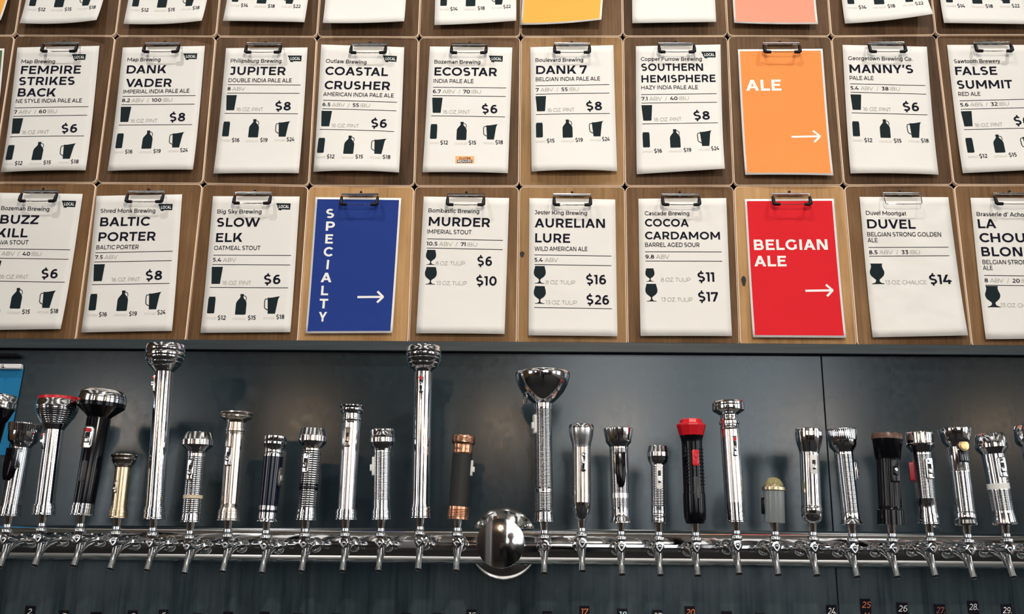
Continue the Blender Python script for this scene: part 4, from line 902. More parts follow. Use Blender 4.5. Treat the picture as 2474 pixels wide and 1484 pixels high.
wood('walnut', (0.028, 0.013, 0.005), (0.105, 0.055, 0.024), (0.200, 0.115, 0.056), 0.62)
wood('brown_oak', (0.055, 0.026, 0.009), (0.165, 0.086, 0.034), (0.28, 0.160, 0.072), 0.62)
wood('honey', (0.24, 0.125, 0.047), (0.46, 0.265, 0.112), (0.60, 0.375, 0.175), 0.62)
wood('light_oak', (0.13, 0.065, 0.024), (0.30, 0.170, 0.070), (0.42, 0.255, 0.118), 0.62)
principled('knot_wood', (0.012, 0.008, 0.006), 0.7)
principled('raw_edge', (0.86, 0.69, 0.53), 0.6)
m = principled('ledge_wood', (0.03, 0.04, 0.045), 0.5)
n = noise(m, 40, 5, 0.6, stretch=(0.12, 1.0, 2.4))
r = ramp(m, n.outputs['Fac'], ((0.3, (0.007, 0.015, 0.020)), (0.7, (0.026, 0.041, 0.049))))
link(m, r.outputs['Color'], bsdf(m).inputs['Base Color'])


def paper_like(name, color, rough=0.75, wrinkle=0.35):
    m = principled(name, color, rough, **{'Specular IOR Level': 0.2})
    a = noise(m, 11, 2.2, 0.5, per_object=True)
    bump(m, a.outputs['Fac'], wrinkle, 0.010)
    return m


paper_like('paper', (0.80, 0.785, 0.745))
paper_like('creased_paper', (0.80, 0.785, 0.745), 0.7, 1.0)
paper_like('orange_print', (0.90, 0.29, 0.075))
paper_like('yellow_print', (0.90, 0.42, 0.075))
paper_like('salmon_print', (0.86, 0.31, 0.21))
paper_like('blue_print', (0.012, 0.040, 0.235))
paper_like('red_print', (0.70, 0.012, 0.022))
paper_like('green_print', (0.10, 0.16, 0.05))
paper_like('teal_print', (0.015, 0.19, 0.40))
principled('ink', (0.004, 0.005, 0.016), 0.8, **{'Specular IOR Level': 0.15})
principled('icon_ink', (0.006, 0.015, 0.019), 0.8, **{'Specular IOR Level': 0.2})
principled('grey_ink', (0.30, 0.28, 0.235), 0.7)
principled('pale_ink', (0.50, 0.475, 0.42), 0.7)
principled('white_print', (0.86, 0.85, 0.83), 0.7)
principled('sticker_peach', (0.85, 0.42, 0.17), 0.6)


def metal(name, color, rough, scuff=0.10):
    m = principled(name, color, rough, 1.0)
    a = noise(m, 45, 4, 0.6, per_object=True)
    r = ramp(m, a.outputs['Fac'], ((0.35, (rough,) * 3), (0.75, (rough + scuff,) * 3)))
    link(m, r.outputs['Color'], bsdf(m).inputs['Roughness'])
    return m


metal('chrome', (0.80, 0.81, 0.83), 0.06, 0.09)
metal('satin', (0.86, 0.86, 0.87), 0.20, 0.12)
metal('nickel', (0.66, 0.60, 0.53), 0.16, 0.14)
metal('brass', (0.74, 0.60, 0.40), 0.20, 0.14)
metal('copper', (0.70, 0.36, 0.23), 0.20, 0.14)
metal('bronze', (0.80, 0.58, 0.26), 0.30, 0.10)
metal('stainless', (0.78, 0.78, 0.78), 0.05, 0.05)
principled('black', (0.003, 0.003, 0.005), 0.16, **{'Specular IOR Level': 0.32})
principled('midnight', (0.004, 0.006, 0.016), 0.12)
principled('rubber', (0.003, 0.003, 0.005), 0.45, **{'Specular IOR Level': 0.25})
principled('red', (0.62, 0.010, 0.020), 0.28)
principled('dark_red', (0.30, 0.006, 0.020), 0.35)
principled('brown', (0.12, 0.065, 0.045), 0.35)
principled('white', (0.80, 0.80, 0.78), 0.35)
principled('tape', (0.70, 0.60, 0.42), 0.5)
principled('grey_plastic', (0.20, 0.225, 0.23), 0.22)
principled('smoke_plastic', (0.035, 0.04, 0.042), 0.3)
principled('olive_glass', (0.33, 0.29, 0.14), 0.06, 0.25)
m = principled('leather', (0.012, 0.013, 0.013), 0.6)
bump(m, noise(m, 260, 3, 0.6).outputs['Fac'], 0.5, 0.0008)
principled('bore', (0.004, 0.004, 0.005), 0.6)

# rolled steel behind the taps: mottled, semi-gloss, with run marks and painted-in lamplight below the rail
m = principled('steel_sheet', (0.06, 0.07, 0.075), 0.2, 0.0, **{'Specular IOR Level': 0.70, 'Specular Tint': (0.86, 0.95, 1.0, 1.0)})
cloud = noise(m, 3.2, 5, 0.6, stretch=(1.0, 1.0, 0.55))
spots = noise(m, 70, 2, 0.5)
runs_and_light = noise(m, 26, 4, 0.7, stretch=(1.3, 1.0, 0.07))
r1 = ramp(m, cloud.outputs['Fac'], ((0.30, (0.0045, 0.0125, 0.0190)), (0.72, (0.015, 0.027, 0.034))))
r2 = ramp(m, runs_and_light.outputs['Fac'], ((0.34, (1.0, 1.0, 1.05)), (0.50, (3.4, 2.5, 2.15)), (0.72, (5.0, 3.5, 2.9))))  # paler stops put lamplight into the colour, streaked like the runs
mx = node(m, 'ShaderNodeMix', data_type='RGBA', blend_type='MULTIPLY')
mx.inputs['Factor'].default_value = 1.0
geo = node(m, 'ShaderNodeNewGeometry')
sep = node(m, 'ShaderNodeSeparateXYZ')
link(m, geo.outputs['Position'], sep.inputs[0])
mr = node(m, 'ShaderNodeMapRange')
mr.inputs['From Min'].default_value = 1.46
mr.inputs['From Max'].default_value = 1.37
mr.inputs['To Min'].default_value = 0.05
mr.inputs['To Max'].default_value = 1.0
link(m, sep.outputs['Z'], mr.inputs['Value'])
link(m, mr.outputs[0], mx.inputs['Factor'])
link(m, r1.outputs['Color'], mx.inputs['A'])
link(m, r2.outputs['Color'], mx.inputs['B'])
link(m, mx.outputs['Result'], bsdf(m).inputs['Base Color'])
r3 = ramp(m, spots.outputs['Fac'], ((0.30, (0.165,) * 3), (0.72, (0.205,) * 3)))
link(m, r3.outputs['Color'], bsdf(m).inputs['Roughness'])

principled('backing', (0.02, 0.017, 0.014), 0.8)
principled('plaster', (0.55, 0.51, 0.44), 0.8)
principled('white_post', (0.75, 0.75, 0.74), 0.6)
principled('skin', (0.56, 0.29, 0.21), 0.5)
principled('dark_cloth', (0.012, 0.013, 0.018), 0.85)
principled('denim', (0.025, 0.04, 0.085), 0.85)
principled('hair', (0.018, 0.011, 0.008), 0.5)
principled('eye_white', (0.7, 0.7, 0.68), 0.2)
principled('dark_wall', (0.030, 0.024, 0.020), 0.6)
principled('brick_wall', (0.022, 0.022, 0.024), 0.8)
m = wood('room_timber', (0.10, 0.055, 0.024), (0.23, 0.13, 0.06), (0.33, 0.20, 0.10))
principled('floor_concrete', (0.014, 0.013, 0.013), 0.85)
principled('counter_steel', (0.72, 0.71, 0.69), 0.30, 0.9)


def emitter(name, color, strength):
    m = principled(name, color, 0.5)
    bsdf(m).inputs['Emission Color'].default_value = (*color, 1)
    bsdf(m).inputs['Emission Strength'].default_value = strength
    return m


emitter('daylight', (0.90, 0.95, 1.0), 4.2)
emitter('bulb', (1.0, 0.60, 0.30), 30.0)
emitter('ceiling_glow', (1.0, 0.97, 0.92), 0.7)


# ------------------------------------------------------------------ mesh helpers
class MB:
    """collects shapes and links them as one mesh object"""

    def __init__(self):
        self.v, self.f, self.mi, self.sm = [], [], [], []

    def add(self, verts, faces, mi=0, smooth=False):
        o = len(self.v)
        self.v += [tuple(p) for p in verts]
        for f in faces:
            self.f.append(tuple(i + o for i in f))
            self.mi.append(mi)
            self.sm.append(smooth)
        return self

    def box(self, c, s, mi=0, bevel=0.0):
        x, y, z = (a / 2 for a in s)
        if not bevel:
            v = [(c[0] + i * x, c[1] + j * y, c[2] + k * z) for i in (-1, 1) for j in (-1, 1) for k in (-1, 1)]
            return self.add(v, [(0, 1, 3, 2), (4, 6, 7, 5), (0, 4, 5, 1), (2, 3, 7, 6), (0, 2, 6, 4), (1, 5, 7, 3)], mi)
        b = bevel
        out = [(x, z - b), (x - b, z), (-x + b, z), (-x, z - b), (-x, -z + b), (-x + b, -z), (x - b, -z), (x, -z + b)]
        loops = []
        for yy, k in ((y, b), (y - b, 0), (-y + b, 0), (-y, b)):
            loops.append([(c[0] + (px - math.copysign(k, px)), c[1] + yy, c[2] + (pz - math.copysign(k, pz))) for px, pz in out])
        return self.loft(loops, mi, caps=True)

    def loft(self, loops, mi=0, caps=False, smooth=False, closed=True):
        n = len(loops[0])
        v = [p for lp in loops for p in lp]
        f = []
        for i in range(len(loops) - 1):
            for j in range(n if closed else n - 1):
                a, b = i * n + j, i * n + (j + 1) % n
                f.append((a, b, b + n, a + n))
        self.add(v, f, mi, smooth)
        if caps:
            o = len(self.v) - len(v)
            self.f.append(tuple(o + j for j in reversed(range(n))))
            self.f.append(tuple(o + (len(loops) - 1) * n + j for j in range(n)))
            self.mi += [mi, mi]
            self.sm += [False, False]
        return self

    def lathe(self, prof, n=48, mi=0, fn=None, M=None):
        """prof: (s, r) from the base along +z; fn(s, r, angle, last) may alter s and r"""
        loops = []
        for i, (s, r) in enumerate(prof):
            lp = []
            for j in range(n):
                a = 2 * math.pi * j / n
                ss, rr = fn(s, r, a, i) if fn else (s, r)
                p = Vector((rr * math.cos(a), rr * math.sin(a), ss))
                lp.append(tuple(M @ p) if M else tuple(p))
            loops.append(lp)
        return self.loft(loops, mi, smooth=True)

    def tube(self, path, r, n=12, mi=0, caps=True):
        pts = [Vector(p) for p in path]
        rs = r if isinstance(r, (list, tuple)) else [r] * len(pts)
        loops = []
        ref = None
        for i, p in enumerate(pts):
            d = (pts[min(i + 1, len(pts) - 1)] - pts[max(i - 1, 0)]).normalized()
            if ref is None:
                ref = d.orthogonal().normalized()
            ref = (ref - d * ref.dot(d)).normalized()
            b = d.cross(ref)
            loops.append([tuple(p + rs[i] * (math.cos(t) * ref + math.sin(t) * b)) for t in (2 * math.pi * j / n for j in range(n))])
        return self.loft(loops, mi, caps=caps, smooth=True)

    def build(self, name, mats, parent=None, loc=(0, 0, 0), sharp=35):
        me = bpy.data.meshes.new(name)
        me.from_pydata(self.v, [], self.f)
        for mt in (mats if isinstance(mats, (list, tuple)) else [mats]):
            me.materials.append(MATS[mt])
        me.polygons.foreach_set('material_index', self.mi)
        me.polygons.foreach_set('use_smooth', self.sm)
        if any(self.sm):
            me.set_sharp_from_angle(angle=math.radians(sharp))
        me.update()
        o = bpy.data.objects.new(name, me)
        COL.objects.link(o)
        o.location = loc
        if parent:
            o.parent = parent
        return o


def tag(o, label, cat, group=None):
    o['label'] = label
    o['category'] = cat
    if group:
        o['group'] = group
    return o


def thing(name, label, cat, loc=(0, 0, 0), group=None):
    o = bpy.data.objects.new(name, None)
    o.empty_display_size = 0.02
    COL.objects.link(o)
    o.location = loc
    return tag(o, label, cat, group)


def structure(o):
    o['kind'] = 'structure'
    return o


def copy_tree(o, parent=None):
    c = o.copy()
    COL.objects.link(c)
    if parent:
        c.parent = parent
    for ch in list(o.children):
        copy_tree(ch, c)
    return c


# ------------------------------------------------------------------ the room
RX, RY, RZ = 5.6, -8.0, 4.4
structure(MB().box((0, RY / 2, -0.05), (2 * RX, -RY + 0.6, 0.1)).build('floor', 'floor_concrete'))
structure(MB().box((0, RY / 2, RZ + 0.05), (2 * RX, -RY + 0.6, 0.1)).build('ceiling', 'plaster'))
structure(MB().box((0, 0.085, RZ / 2), (2 * RX, 0.10, RZ)).build('wall_back', 'backing'))
structure(MB().box((-RX - 0.05, RY / 2, RZ / 2), (0.1, -RY, RZ)).build('wall_left', 'room_timber'))
structure(MB().box((RX + 0.05, RY / 2, RZ / 2), (0.1, -RY, RZ)).build('wall_right', 'plaster'))
# the street side of the room: a dark wall with three tall windows
WIN = [(-5.0, -3.9, 1.5, 3.2), (0.15, 1.55, 1.50, 3.9), (1.85, 3.25, 1.50, 3.9)]
wall = MB()
xs = [-RX] + [c for w in WIN for c in w[:2]] + [RX]
for i in range(0, len(xs), 2):
    wall.box(((xs[i] + xs[i + 1]) / 2, RY - 0.1, RZ / 2), (xs[i + 1] - xs[i], 0.2, RZ))
for x0, x1, z0, z1 in WIN:
    wall.box(((x0 + x1) / 2, RY - 0.1, z0 / 2), (x1 - x0, 0.2, z0))
    wall.box(((x0 + x1) / 2, RY - 0.1, (z1 + RZ) / 2), (x1 - x0, 0.2, RZ - z1))
structure(wall.build('wall_front', 'brick_wall'))
for i, (x0, x1, z0, z1) in enumerate(WIN):
    fr = MB()
    for x in (x0, (2 * x0 + x1) / 3, (x0 + 2 * x1) / 3, x1):
        fr.box((x, RY - 0.06, (z0 + z1) / 2), (0.07, 0.08, z1 - z0))
    for z in (z0, z0 + 0.68 * (z1 - z0), z1):
        fr.box(((x0 + x1) / 2, RY - 0.06, z), (x1 - x0, 0.08, 0.07))
    w = structure(fr.build('window_%d' % (i + 1), 'rubber'))
    MB().box(((x0 + x1) / 2, RY - 0.10, (z0 + z1) / 2), (x1 - x0, 0.01, z1 - z0)).build('window_pane', 'daylight', w)
# unseen side windows, added to streak the bright metal
for i, (sx, y0, y1) in enumerate(((-1, -5.6, -3.6), (1, -6.2, -4.4), (1, -3.2, -1.6))):
    w = structure(MB().box((sx * (RX - 0.02), (y0 + y1) / 2, 2.3), (0.06, y1 - y0 + 0.14, 2.14)).box((sx * (RX - 0.07), (y0 + y1) / 2, 2.3), (0.06, 0.08, 2.0)).build('window_%d' % (i + 4), 'rubber'))
    MB().box((sx * (RX - 0.055), (y0 + y1) / 2, 2.3), (0.012, y1 - y0, 2.0)).build('window_pane', 'daylight', w)
# unseen glowing panels added overhead to brighten the room and the metal
for k, x in enumerate((-3.9, -1.3, 1.3, 3.9)):
    t = thing('fill_panel', 'long unseen glowing panel added over the room to streak the polished metal', 'light', (x, -3.7, RZ - 0.03), 'added glowing panels over the room')
    MB().box((0, 0, 0), (0.66, 4.4, 0.05), bevel=0.01).build('housing', 'white', t)
    MB().box((0, 0, -0.028), (0.60, 4.3, 0.012)).build('glow_face', 'ceiling_glow', t)
# ceiling beams
for k in range(4):
    structure(MB().box((-5.2 + 2.6 * k, RY / 2 - 0.6, RZ - 0.12), (0.22, -RY - 1.4, 0.24)).build('trim_%d' % (k + 3), 'dark_wall'))
# two sheets of rolled steel meet right of the middle
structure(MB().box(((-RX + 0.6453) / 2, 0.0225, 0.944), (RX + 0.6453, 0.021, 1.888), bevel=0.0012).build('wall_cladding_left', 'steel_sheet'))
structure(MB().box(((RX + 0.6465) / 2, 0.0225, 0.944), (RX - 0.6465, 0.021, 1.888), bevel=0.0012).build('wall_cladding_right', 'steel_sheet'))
structure(MB().box((0, -0.0034, 1.8998), (2 * RX, 0.0052, 0.0226), bevel=0.0010).box((0, 0.0160, 1.8960), (2 * RX, 0.0330, 0.0140)).build('trim_1', 'ledge_wood'))
# the counter under the taps, below the picture
structure(MB().box((0, -0.12, 1.02), (2 * RX - 0.4, 0.26, 0.05), bevel=0.006).build('trim_2', 'counter_steel'))

# a white post in the room
structure(MB().box((-0.95, -5.4, RZ / 2), (0.28, 0.28, RZ), bevel=0.02).build('pillar_1', 'white_post'))

# warm pendant lamps hung across the room
for k in range(6):
    px, pz, py = (-3.9, -2.15, -0.3, 0.75, 2.5, 4.15)[k], 2.66, -6.6
    p = thing('pendant_lamp', 'warm pendant lamp hanging across the room, seen only as a glow in the steel', 'lamp', (px, py, pz), 'warm pendant lamps across the room')
    MB().lathe([(0.10, 0.02), (0.095, 0.05), (0.03, 0.12), (-0.03, 0.15), (-0.028, 0.146), (0.03, 0.114), (0.09, 0.045)], 32).build('lamp_shade', 'rubber', p)
    MB().lathe([(0.05, 0.0), (0.04, 0.025), (0.0, 0.042), (-0.035, 0.03), (-0.045, 0.0)], 20).build('bulb', 'bulb', p)
    MB().tube([(0, 0, 0.1), (0, 0, RZ - pz)], 0.004, 6).build('cord', 'rubber', p)
    lamp('pendant_glow', 'POINT', (px, py, pz - 0.10), 16, WARM, 0.06)


# ------------------------------------------------------------------ lettering
# a wide geometric sans drawn as strokes: cap height 1, stroke weight w
WEIGHT = {'b': 0.205, 'w': 0.225, 'k': 0.185, 'm': 0.145, 's': 0.150, 'l': 0.092, 'x': 0.085, 'h': 0.15}
INK_OF = {'b': 'ink', 'w': 'white_print', 'k': 'ink', 'm': 'ink', 's': 'ink', 'l': 'grey_ink', 'x': 'pale_ink', 'h': 'white_print'}


def R(x0, y0, x1, y1):
    return [[(x0, y0), (x1, y0), (x1, y1), (x0, y1)]]


def D(xb, yb, xt, yt, t):
    """slanted stroke with level ends, t wide along the line"""
    return [[(xb, yb), (xb + t, yb), (xt + t, yt), (xt, yt)]]


def ARC(cx, cy, rx, ry, a0, a1, w, wy=None):
    n = max(3, int(abs(a1 - a0) / 12))
    wy = 0.94 * w if wy is None else wy
    p = []
    for i in range(n + 1):
        a = math.radians(a0 + (a1 - a0) * i / n)
        c, s = math.cos(a), math.sin(a)
        p.append(((cx + rx * c, cy + ry * s), (cx + (rx - w) * c, cy + (ry - wy) * s)))
    return [[p[i][0], p[i + 1][0], p[i + 1][1], p[i][1]] if a1 > a0 else [p[i][0], p[i][1], p[i + 1][1], p[i + 1][0]] for i in range(n)]


def letter(c, w):
    """(polygons, body width, left bearing, right bearing)"""
    h = 0.90 * w
    X = 0.75                                  # lower-case height
    sb, rb, db = 0.115, 0.065, 0.02
    if c == 'A':
        t, W = w * 1.10, 1.00
        return D(0, 0, (W - t) / 2, 1, t) + D(W - t, 0, (W - t) / 2, 1, t) + R(0.22, 0.22, W - 0.22, 0.22 + h * 0.9), W, db, db
    if c == 'B':
        u = (0.5 + h / 2)
        ru = (1 - u + h) / 2
        return (R(0, 0, w, 1) + R(w, 1 - h, 0.50, 1) + R(w, u - h, 0.54, u) + R(w, 0, 0.52, h) + ARC(0.50, 1 - ru, 0.27, ru, -90, 90, w, h) + ARC(0.53, u / 2, 0.31, u / 2, -90, 90, w, h)), 0.84, sb, rb
    if c in 'CG':
        p = ARC(0.53, 0.5, 0.53, 0.51, 42, 318 if c == 'C' else 312, w)
        return (p, 0.90, rb, 0.03) if c == 'C' else (p + R(0.96 - w, 0.12, 0.96, 0.52), 0.96, rb, sb)
    if c == 'D':
        return R(0, 0, w, 1) + R(w, 0, 0.46, h) + R(w, 1 - h, 0.46, 1) + ARC(0.46, 0.5, 0.52, 0.5, -90, 90, w, h), 0.98, sb, rb
    if c in 'EF':
        p = R(0, 0, w, 1) + R(w, 1 - h, 0.72, 1) + R(w, 0.455 - h * 0.1, 0.65, 0.455 + h * 0.85)
        return (p + R(w, 0, 0.74, h), 0.74, sb, 0.05) if c == 'E' else (p, 0.72, sb, 0.03)
    if c == 'H':
        return R(0, 0, w, 1) + R(0.90 - w, 0, 0.90, 1) + R(w, 0.5 - h / 2, 0.90 - w, 0.5 + h / 2), 0.90, sb, sb
    if c == 'I':
        return R(0, 0, w, 1), w, sb, sb
    if c == 'J':
        return R(0.58 - w, 0.30, 0.58, 1) + R(0.10, 1 - h, 0.58 - w, 1) + ARC(0.28, 0.30, 0.30, 0.315, 212, 360, w), 0.58, 0.02, sb
    if c == 'K':
        t = w * 1.26
        return R(0, 0, w, 1) + D(w * 0.72, 0.27, 0.86 - t, 1, t) + D(0.92 - t, 0, 0.30, 0.60, t), 0.92, sb, db
    if c == 'L':
        return R(0, 0, w, 1) + R(w, 0, 0.70, h), 0.70, sb, 0.02
    if c == 'M':
        t, W = w * 1.12, 1.12
        return R(0, 0, w, 1) + R(W - w, 0, W, 1) + D((W - t) / 2, 0.24, w - t, 1, t) + D((W - t) / 2, 0.24, W - w, 1, t), W, sb, sb
    if c == 'N':
        t, W = w * 1.15, 0.92
        return R(0, 0, w, 1) + R(W - w, 0, W, 1) + D(W - w - t * 0.3, 0, w - t * 0.7, 1, t), W, sb, sb
    if c in 'OQ':
        p = ARC(0.55, 0.5, 0.55, 0.512, 0, 360, w)
        return (p + D(0.80, -0.12, 0.58, 0.22, w) if c == 'Q' else p), 1.10, rb, rb
    if c in 'PR':
        p = R(0, 0, w, 1) + R(w, 1 - h, 0.46, 1) + R(w, 0.32, 0.46, 0.32 + h) + ARC(0.46, 0.66, 0.36, 0.34, -90, 90, w, h)
        return (p, 0.82, sb, 0.03) if c == 'P' else (p + D(0.84 - w * 1.2, 0, 0.40, 0.34, w * 1.2), 0.84, sb, 0.05)
    if c in 'S$':
        ry = (1.02 + h) / 4
        p = ARC(0.38, 1.01 - ry, 0.37, ry, 38, 270, w, h) + ARC(0.39, ry - 0.01, 0.38, ry, 90, -142, w, h)
        return (p, 0.78, 0.05, rb) if c == 'S' else (p + R(0.39 - w * 0.40, 0.96, 0.39 + w * 0.40, 1.16) + R(0.39 - w * 0.40, -0.16, 0.39 + w * 0.40, 0.04), 0.78, 0.06, 0.08)
    if c == 'T':
        return R(0, 1 - h, 0.82, 1) + R(0.41 - w / 2, 0, 0.41 + w / 2, 1 - h), 0.82, 0.025, 0.025
    if c == 'U':
        return R(0, 0.42, w, 1) + R(0.88 - w, 0.42, 0.88, 1) + ARC(0.44, 0.42, 0.44, 0.432, 180, 360, w), 0.88, 0.11, 0.11
    if c == 'V':
        t, W = w * 1.10, 1.00
        return D((W - t) / 2, 0, 0, 1, t) + D((W - t) / 2, 0, W - t, 1, t), W, 0, 0
    if c == 'W':
        t, W = w * 1.06, 1.56
        q = (W - t) / 4
        return D(q, 0, 0, 1, t) + D(q, 0, 2 * q, 1, t) + D(3 * q, 0, 2 * q, 1, t) + D(3 * q, 0, 4 * q, 1, t), W, 0, 0
    if c == 'X':
        t, W = w * 1.22, 0.92
        return D(0, 0, W - t, 1, t) + D(W - t, 0, 0, 1, t), W, db, db
    if c == 'Y':
        t, W = w * 1.14, 0.94
        return D((W - t) / 2, 0.38, 0, 1, t) + D((W - t) / 2, 0.38, W - t, 1, t) + R((W - w) / 2, 0, (W + w) / 2, 0.42), W, 0, 0
    if c == 'Z':
        t = w * 1.25
        return R(0, 1 - h, 0.80, 1) + R(0, 0, 0.80, h) + D(0.01, h, 0.79 - t, 1 - h, t), 0.80, 0.05, 0.05
    if c == '0':
        return ARC(0.40, 0.5, 0.40, 0.512, 0, 360, w), 0.80, 0.07, 0.07
    if c == '1':
        return R(0.36 - w, 0, 0.36, 1) + R(0, 1 - h, 0.36 - w, 1), 0.36, 0.02, 0.10
    if c == '2':
        t = w * 1.25
        return R(0.02, 0, 0.72, h) + D(0.02, h * 0.9, 0.62 - t * 0.75, 0.52, t) + ARC(0.36, 0.685, 0.34, 0.325, -32, 150, w), 0.72, 0.05, 0.05
    if c == '3':
        t = w * 1.2
        return R(0.04, 1 - h, 0.68, 1) + D(0.28, 0.56, 0.66 - t, 1 - h, t) + R(0.26, 0.60 - h, 0.36, 0.60) + ARC(0.34, 0.295, 0.36, 0.305, -142, 90, w, h), 0.71, 0.04, 0.06
    if c == '4':
        t = w * 1.25
        return D(0.02, 0.20 + h, 0.58 - t, 1, t) + R(0, 0.20, 0.84, 0.20 + h) + R(0.60 - w / 2, 0, 0.60 + w / 2, 0.46), 0.84, 0.03, 0.03
    if c == '5':
        return R(0.10, 1 - h, 0.66, 1) + R(0.09, 0.52, 0.09 + w * 0.9, 1) + R(0.09, 0.62 - h, 0.36, 0.62) + ARC(0.35, 0.305, 0.35, 0.315, -142, 90, w, h), 0.71, 0.04, 0.06
    if c in '69':
        p = ARC(0.40, 0.325, 0.37, 0.335, 0, 360, w, h) + ARC(0.46, 0.50, 0.43, 0.51, 62, 200, w, h)
        if c == '9':
            p = [[(0.80 - x, 1 - y) for x, y in q] for q in p]
        return p, 0.79, 0.06, 0.06
    if c == '7':
        t = w * 1.15
        return R(0, 1 - h, 0.74, 1) + D(0.16, 0, 0.74 - t, 1 - h, t) + R(0, 0.76, w * 0.9, 1 - h), 0.74, 0.03, 0.02
    if c == '8':
        return ARC(0.40, 0.285, 0.39, 0.295, 0, 360, w, h) + ARC(0.40, 0.745, 0.34, 0.265, 0, 360, w, h), 0.80, 0.06, 0.06
    if c == '.':
        return R(0, 0, w * 1.05, w * 1.05), w, 0.06, 0.06
    if c == '/':
        return D(0, -0.10, 0.36, 1.06, w), 0.42, 0.02, 0.02
    if c in "'’":
        return D(0.0, 0.66, 0.05, 1.02, w * 0.9), 0.05 + w * 0.9, 0.06, 0.06
    # lower case
    ring = lambda cx=0.35: ARC(cx, X / 2, 0.35, X / 2 + 0.01, 0, 360, w, h)
    if c == 'a':
        return R(0.60 - w, 0, 0.60, 0.46) + ARC(0.29, 0.445, 0.31, 0.315, 0, 142, w, h) + ARC(0.25, 0.215, 0.25, 0.222, 0, 360, w * 0.95, h * 0.9) + R(0.28, 0.437 - h * 0.9, 0.60 - w, 0.437), 0.60, 0.05, 0.10
    if c == 'b':
        return R(0, 0, w, 1.06) + ring(0.37), 0.72, 0.10, 0.05
    if c == 'c':
        return ARC(0.35, X / 2, 0.35, X / 2 + 0.01, 42, 318, w, h), 0.62, 0.05, 0.02
    if c == 'd':
        return R(0.72 - w, 0, 0.72, 1.06) + ring(), 0.72, 0.05, 0.10
    if c == 'e':
        return ARC(0.35, X / 2, 0.35, X / 2 + 0.01, 0, 318, w, h) + R(w * 0.6, X / 2 - h * 0.45, 0.70 - w * 0.2, X / 2 + h * 0.42), 0.70, 0.05, 0.04
    if c == 'f':
        return R(0.12, 0, 0.12 + w, 0.80) + R(0, X - h, 0.40, X) + ARC(0.38, 0.80, 0.26, 0.27, 75, 180, w, h), 0.43, 0.02, 0.0
    if c == 'g':
        return R(0.70 - w, 0.04, 0.70, X) + ring() + ARC(0.35, 0.06, 0.35, 0.34, 216, 360, w, h), 0.70, 0.05, 0.10
    if c == 'h':
        return R(0, 0, w, 1.06) + ARC(0.31, 0.44, 0.31, 0.32, 0, 180, w, h) + R(0.62 - w, 0, 0.62, 0.44), 0.62, 0.10, 0.09
    if c == 'i':
        return R(0, 0, w, X) + R(-0.02, 0.90, w + 0.02, 0.90 + w + 0.03), w, 0.10, 0.10
    if c == 'k':
        t = w * 1.3
        return R(0, 0, w, 1.06) + D(w, 0.20, 0.58 - t, X, t) + D(0.64 - t, 0, 0.24, 0.46, t), 0.64, 0.10, 0.0
    if c == 'l':
        return R(0, 0, w, 1.06), w, 0.10, 0.10
    if c == 'm':
        return R(0, 0, w, X) + ARC(0.29, 0.46, 0.29, 0.30, 0, 180, w, h) + R(0.58 - w, 0, 0.58, 0.46) + ARC(0.58 - w + 0.29, 0.46, 0.29, 0.30, 0, 180, w, h) + R(1.16 - 2 * w, 0, 1.16 - w, 0.46), 1.16 - w, 0.10, 0.09
    if c == 'n':
        return R(0, 0, w, X) + ARC(0.31, 0.44, 0.31, 0.32, 0, 180, w, h) + R(0.62 - w, 0, 0.62, 0.44), 0.62, 0.10, 0.09
    if c == 'o':
        return ring(), 0.70, 0.05, 0.05
    if c == 'p':
        return R(0, -0.28, w, X) + ring(0.37), 0.72, 0.10, 0.05
    if c == 'r':
        return R(0, 0, w, X) + ARC(0.36, 0.40, 0.36, 0.355, 88, 180, w, h), 0.38, 0.10, 0.0
    if c == 's':
        ry = (X + 0.02 + h) / 4
        return ARC(0.28, X + 0.01 - ry, 0.27, ry, 34, 270, w, h) + ARC(0.29, ry - 0.01, 0.28, ry, 90, -146, w, h), 0.57, 0.03, 0.04
    if c == 't':
        return R(0.12, 0.20, 0.12 + w, 0.92) + R(0, X - h, 0.40, X) + ARC(0.34, 0.22, 0.22, 0.23, 180, 292, w, h), 0.43, 0.02, 0.0
    if c == 'u':
        return R(0, 0.30, w, X) + R(0.62 - w, 0, 0.62, X) + ARC(0.31, 0.31, 0.31, 0.32, 180, 360, w, h), 0.62, 0.09, 0.10
    if c == 'v':
        t = w * 1.12
        return D((0.66 - t) / 2, 0, 0, X, t) + D((0.66 - t) / 2, 0, 0.66 - t, X, t), 0.66, 0.0, 0.0
    if c == 'w':
        t = w * 1.08
        q = (1.06 - t) / 4
        return D(q, 0, 0, X, t) + D(q, 0, 2 * q, X, t) + D(3 * q, 0, 2 * q, X, t) + D(3 * q, 0, 4 * q, X, t), 1.06, 0.0, 0.0
    if c == 'y':
        t = w * 1.12
        return D((0.66 - t) / 2, 0, 0, X, t) + D(0.14, -0.28, 0.66 - t, X, t), 0.66, 0.0, 0.0
    if c == 'z':
        t = w * 1.25
        return R(0, X - h, 0.56, X) + R(0, 0, 0.56, h) + D(0.01, h, 0.55 - t, X - h, t), 0.56, 0.04, 0.04
    return [], 0.20, 0.06, 0.06


KERN = {('A', 'V'): -0.12, ('V', 'A'): -0.12, ('A', 'T'): -0.08, ('T', 'A'): -0.10, ('L', 'T'): -0.12, ('L', 'Y'): -0.12, ('P', 'A'): -0.10, ('L', 'V'): -0.10, ('F', 'A'): -0.08, ('A', 'Y'): -0.08,
        ('B', 'V'): -0.02, ('D', 'A'): -0.04, ('A', 'C'): -0.03, ('A', 'O'): -0.03}
_glyphs = {}


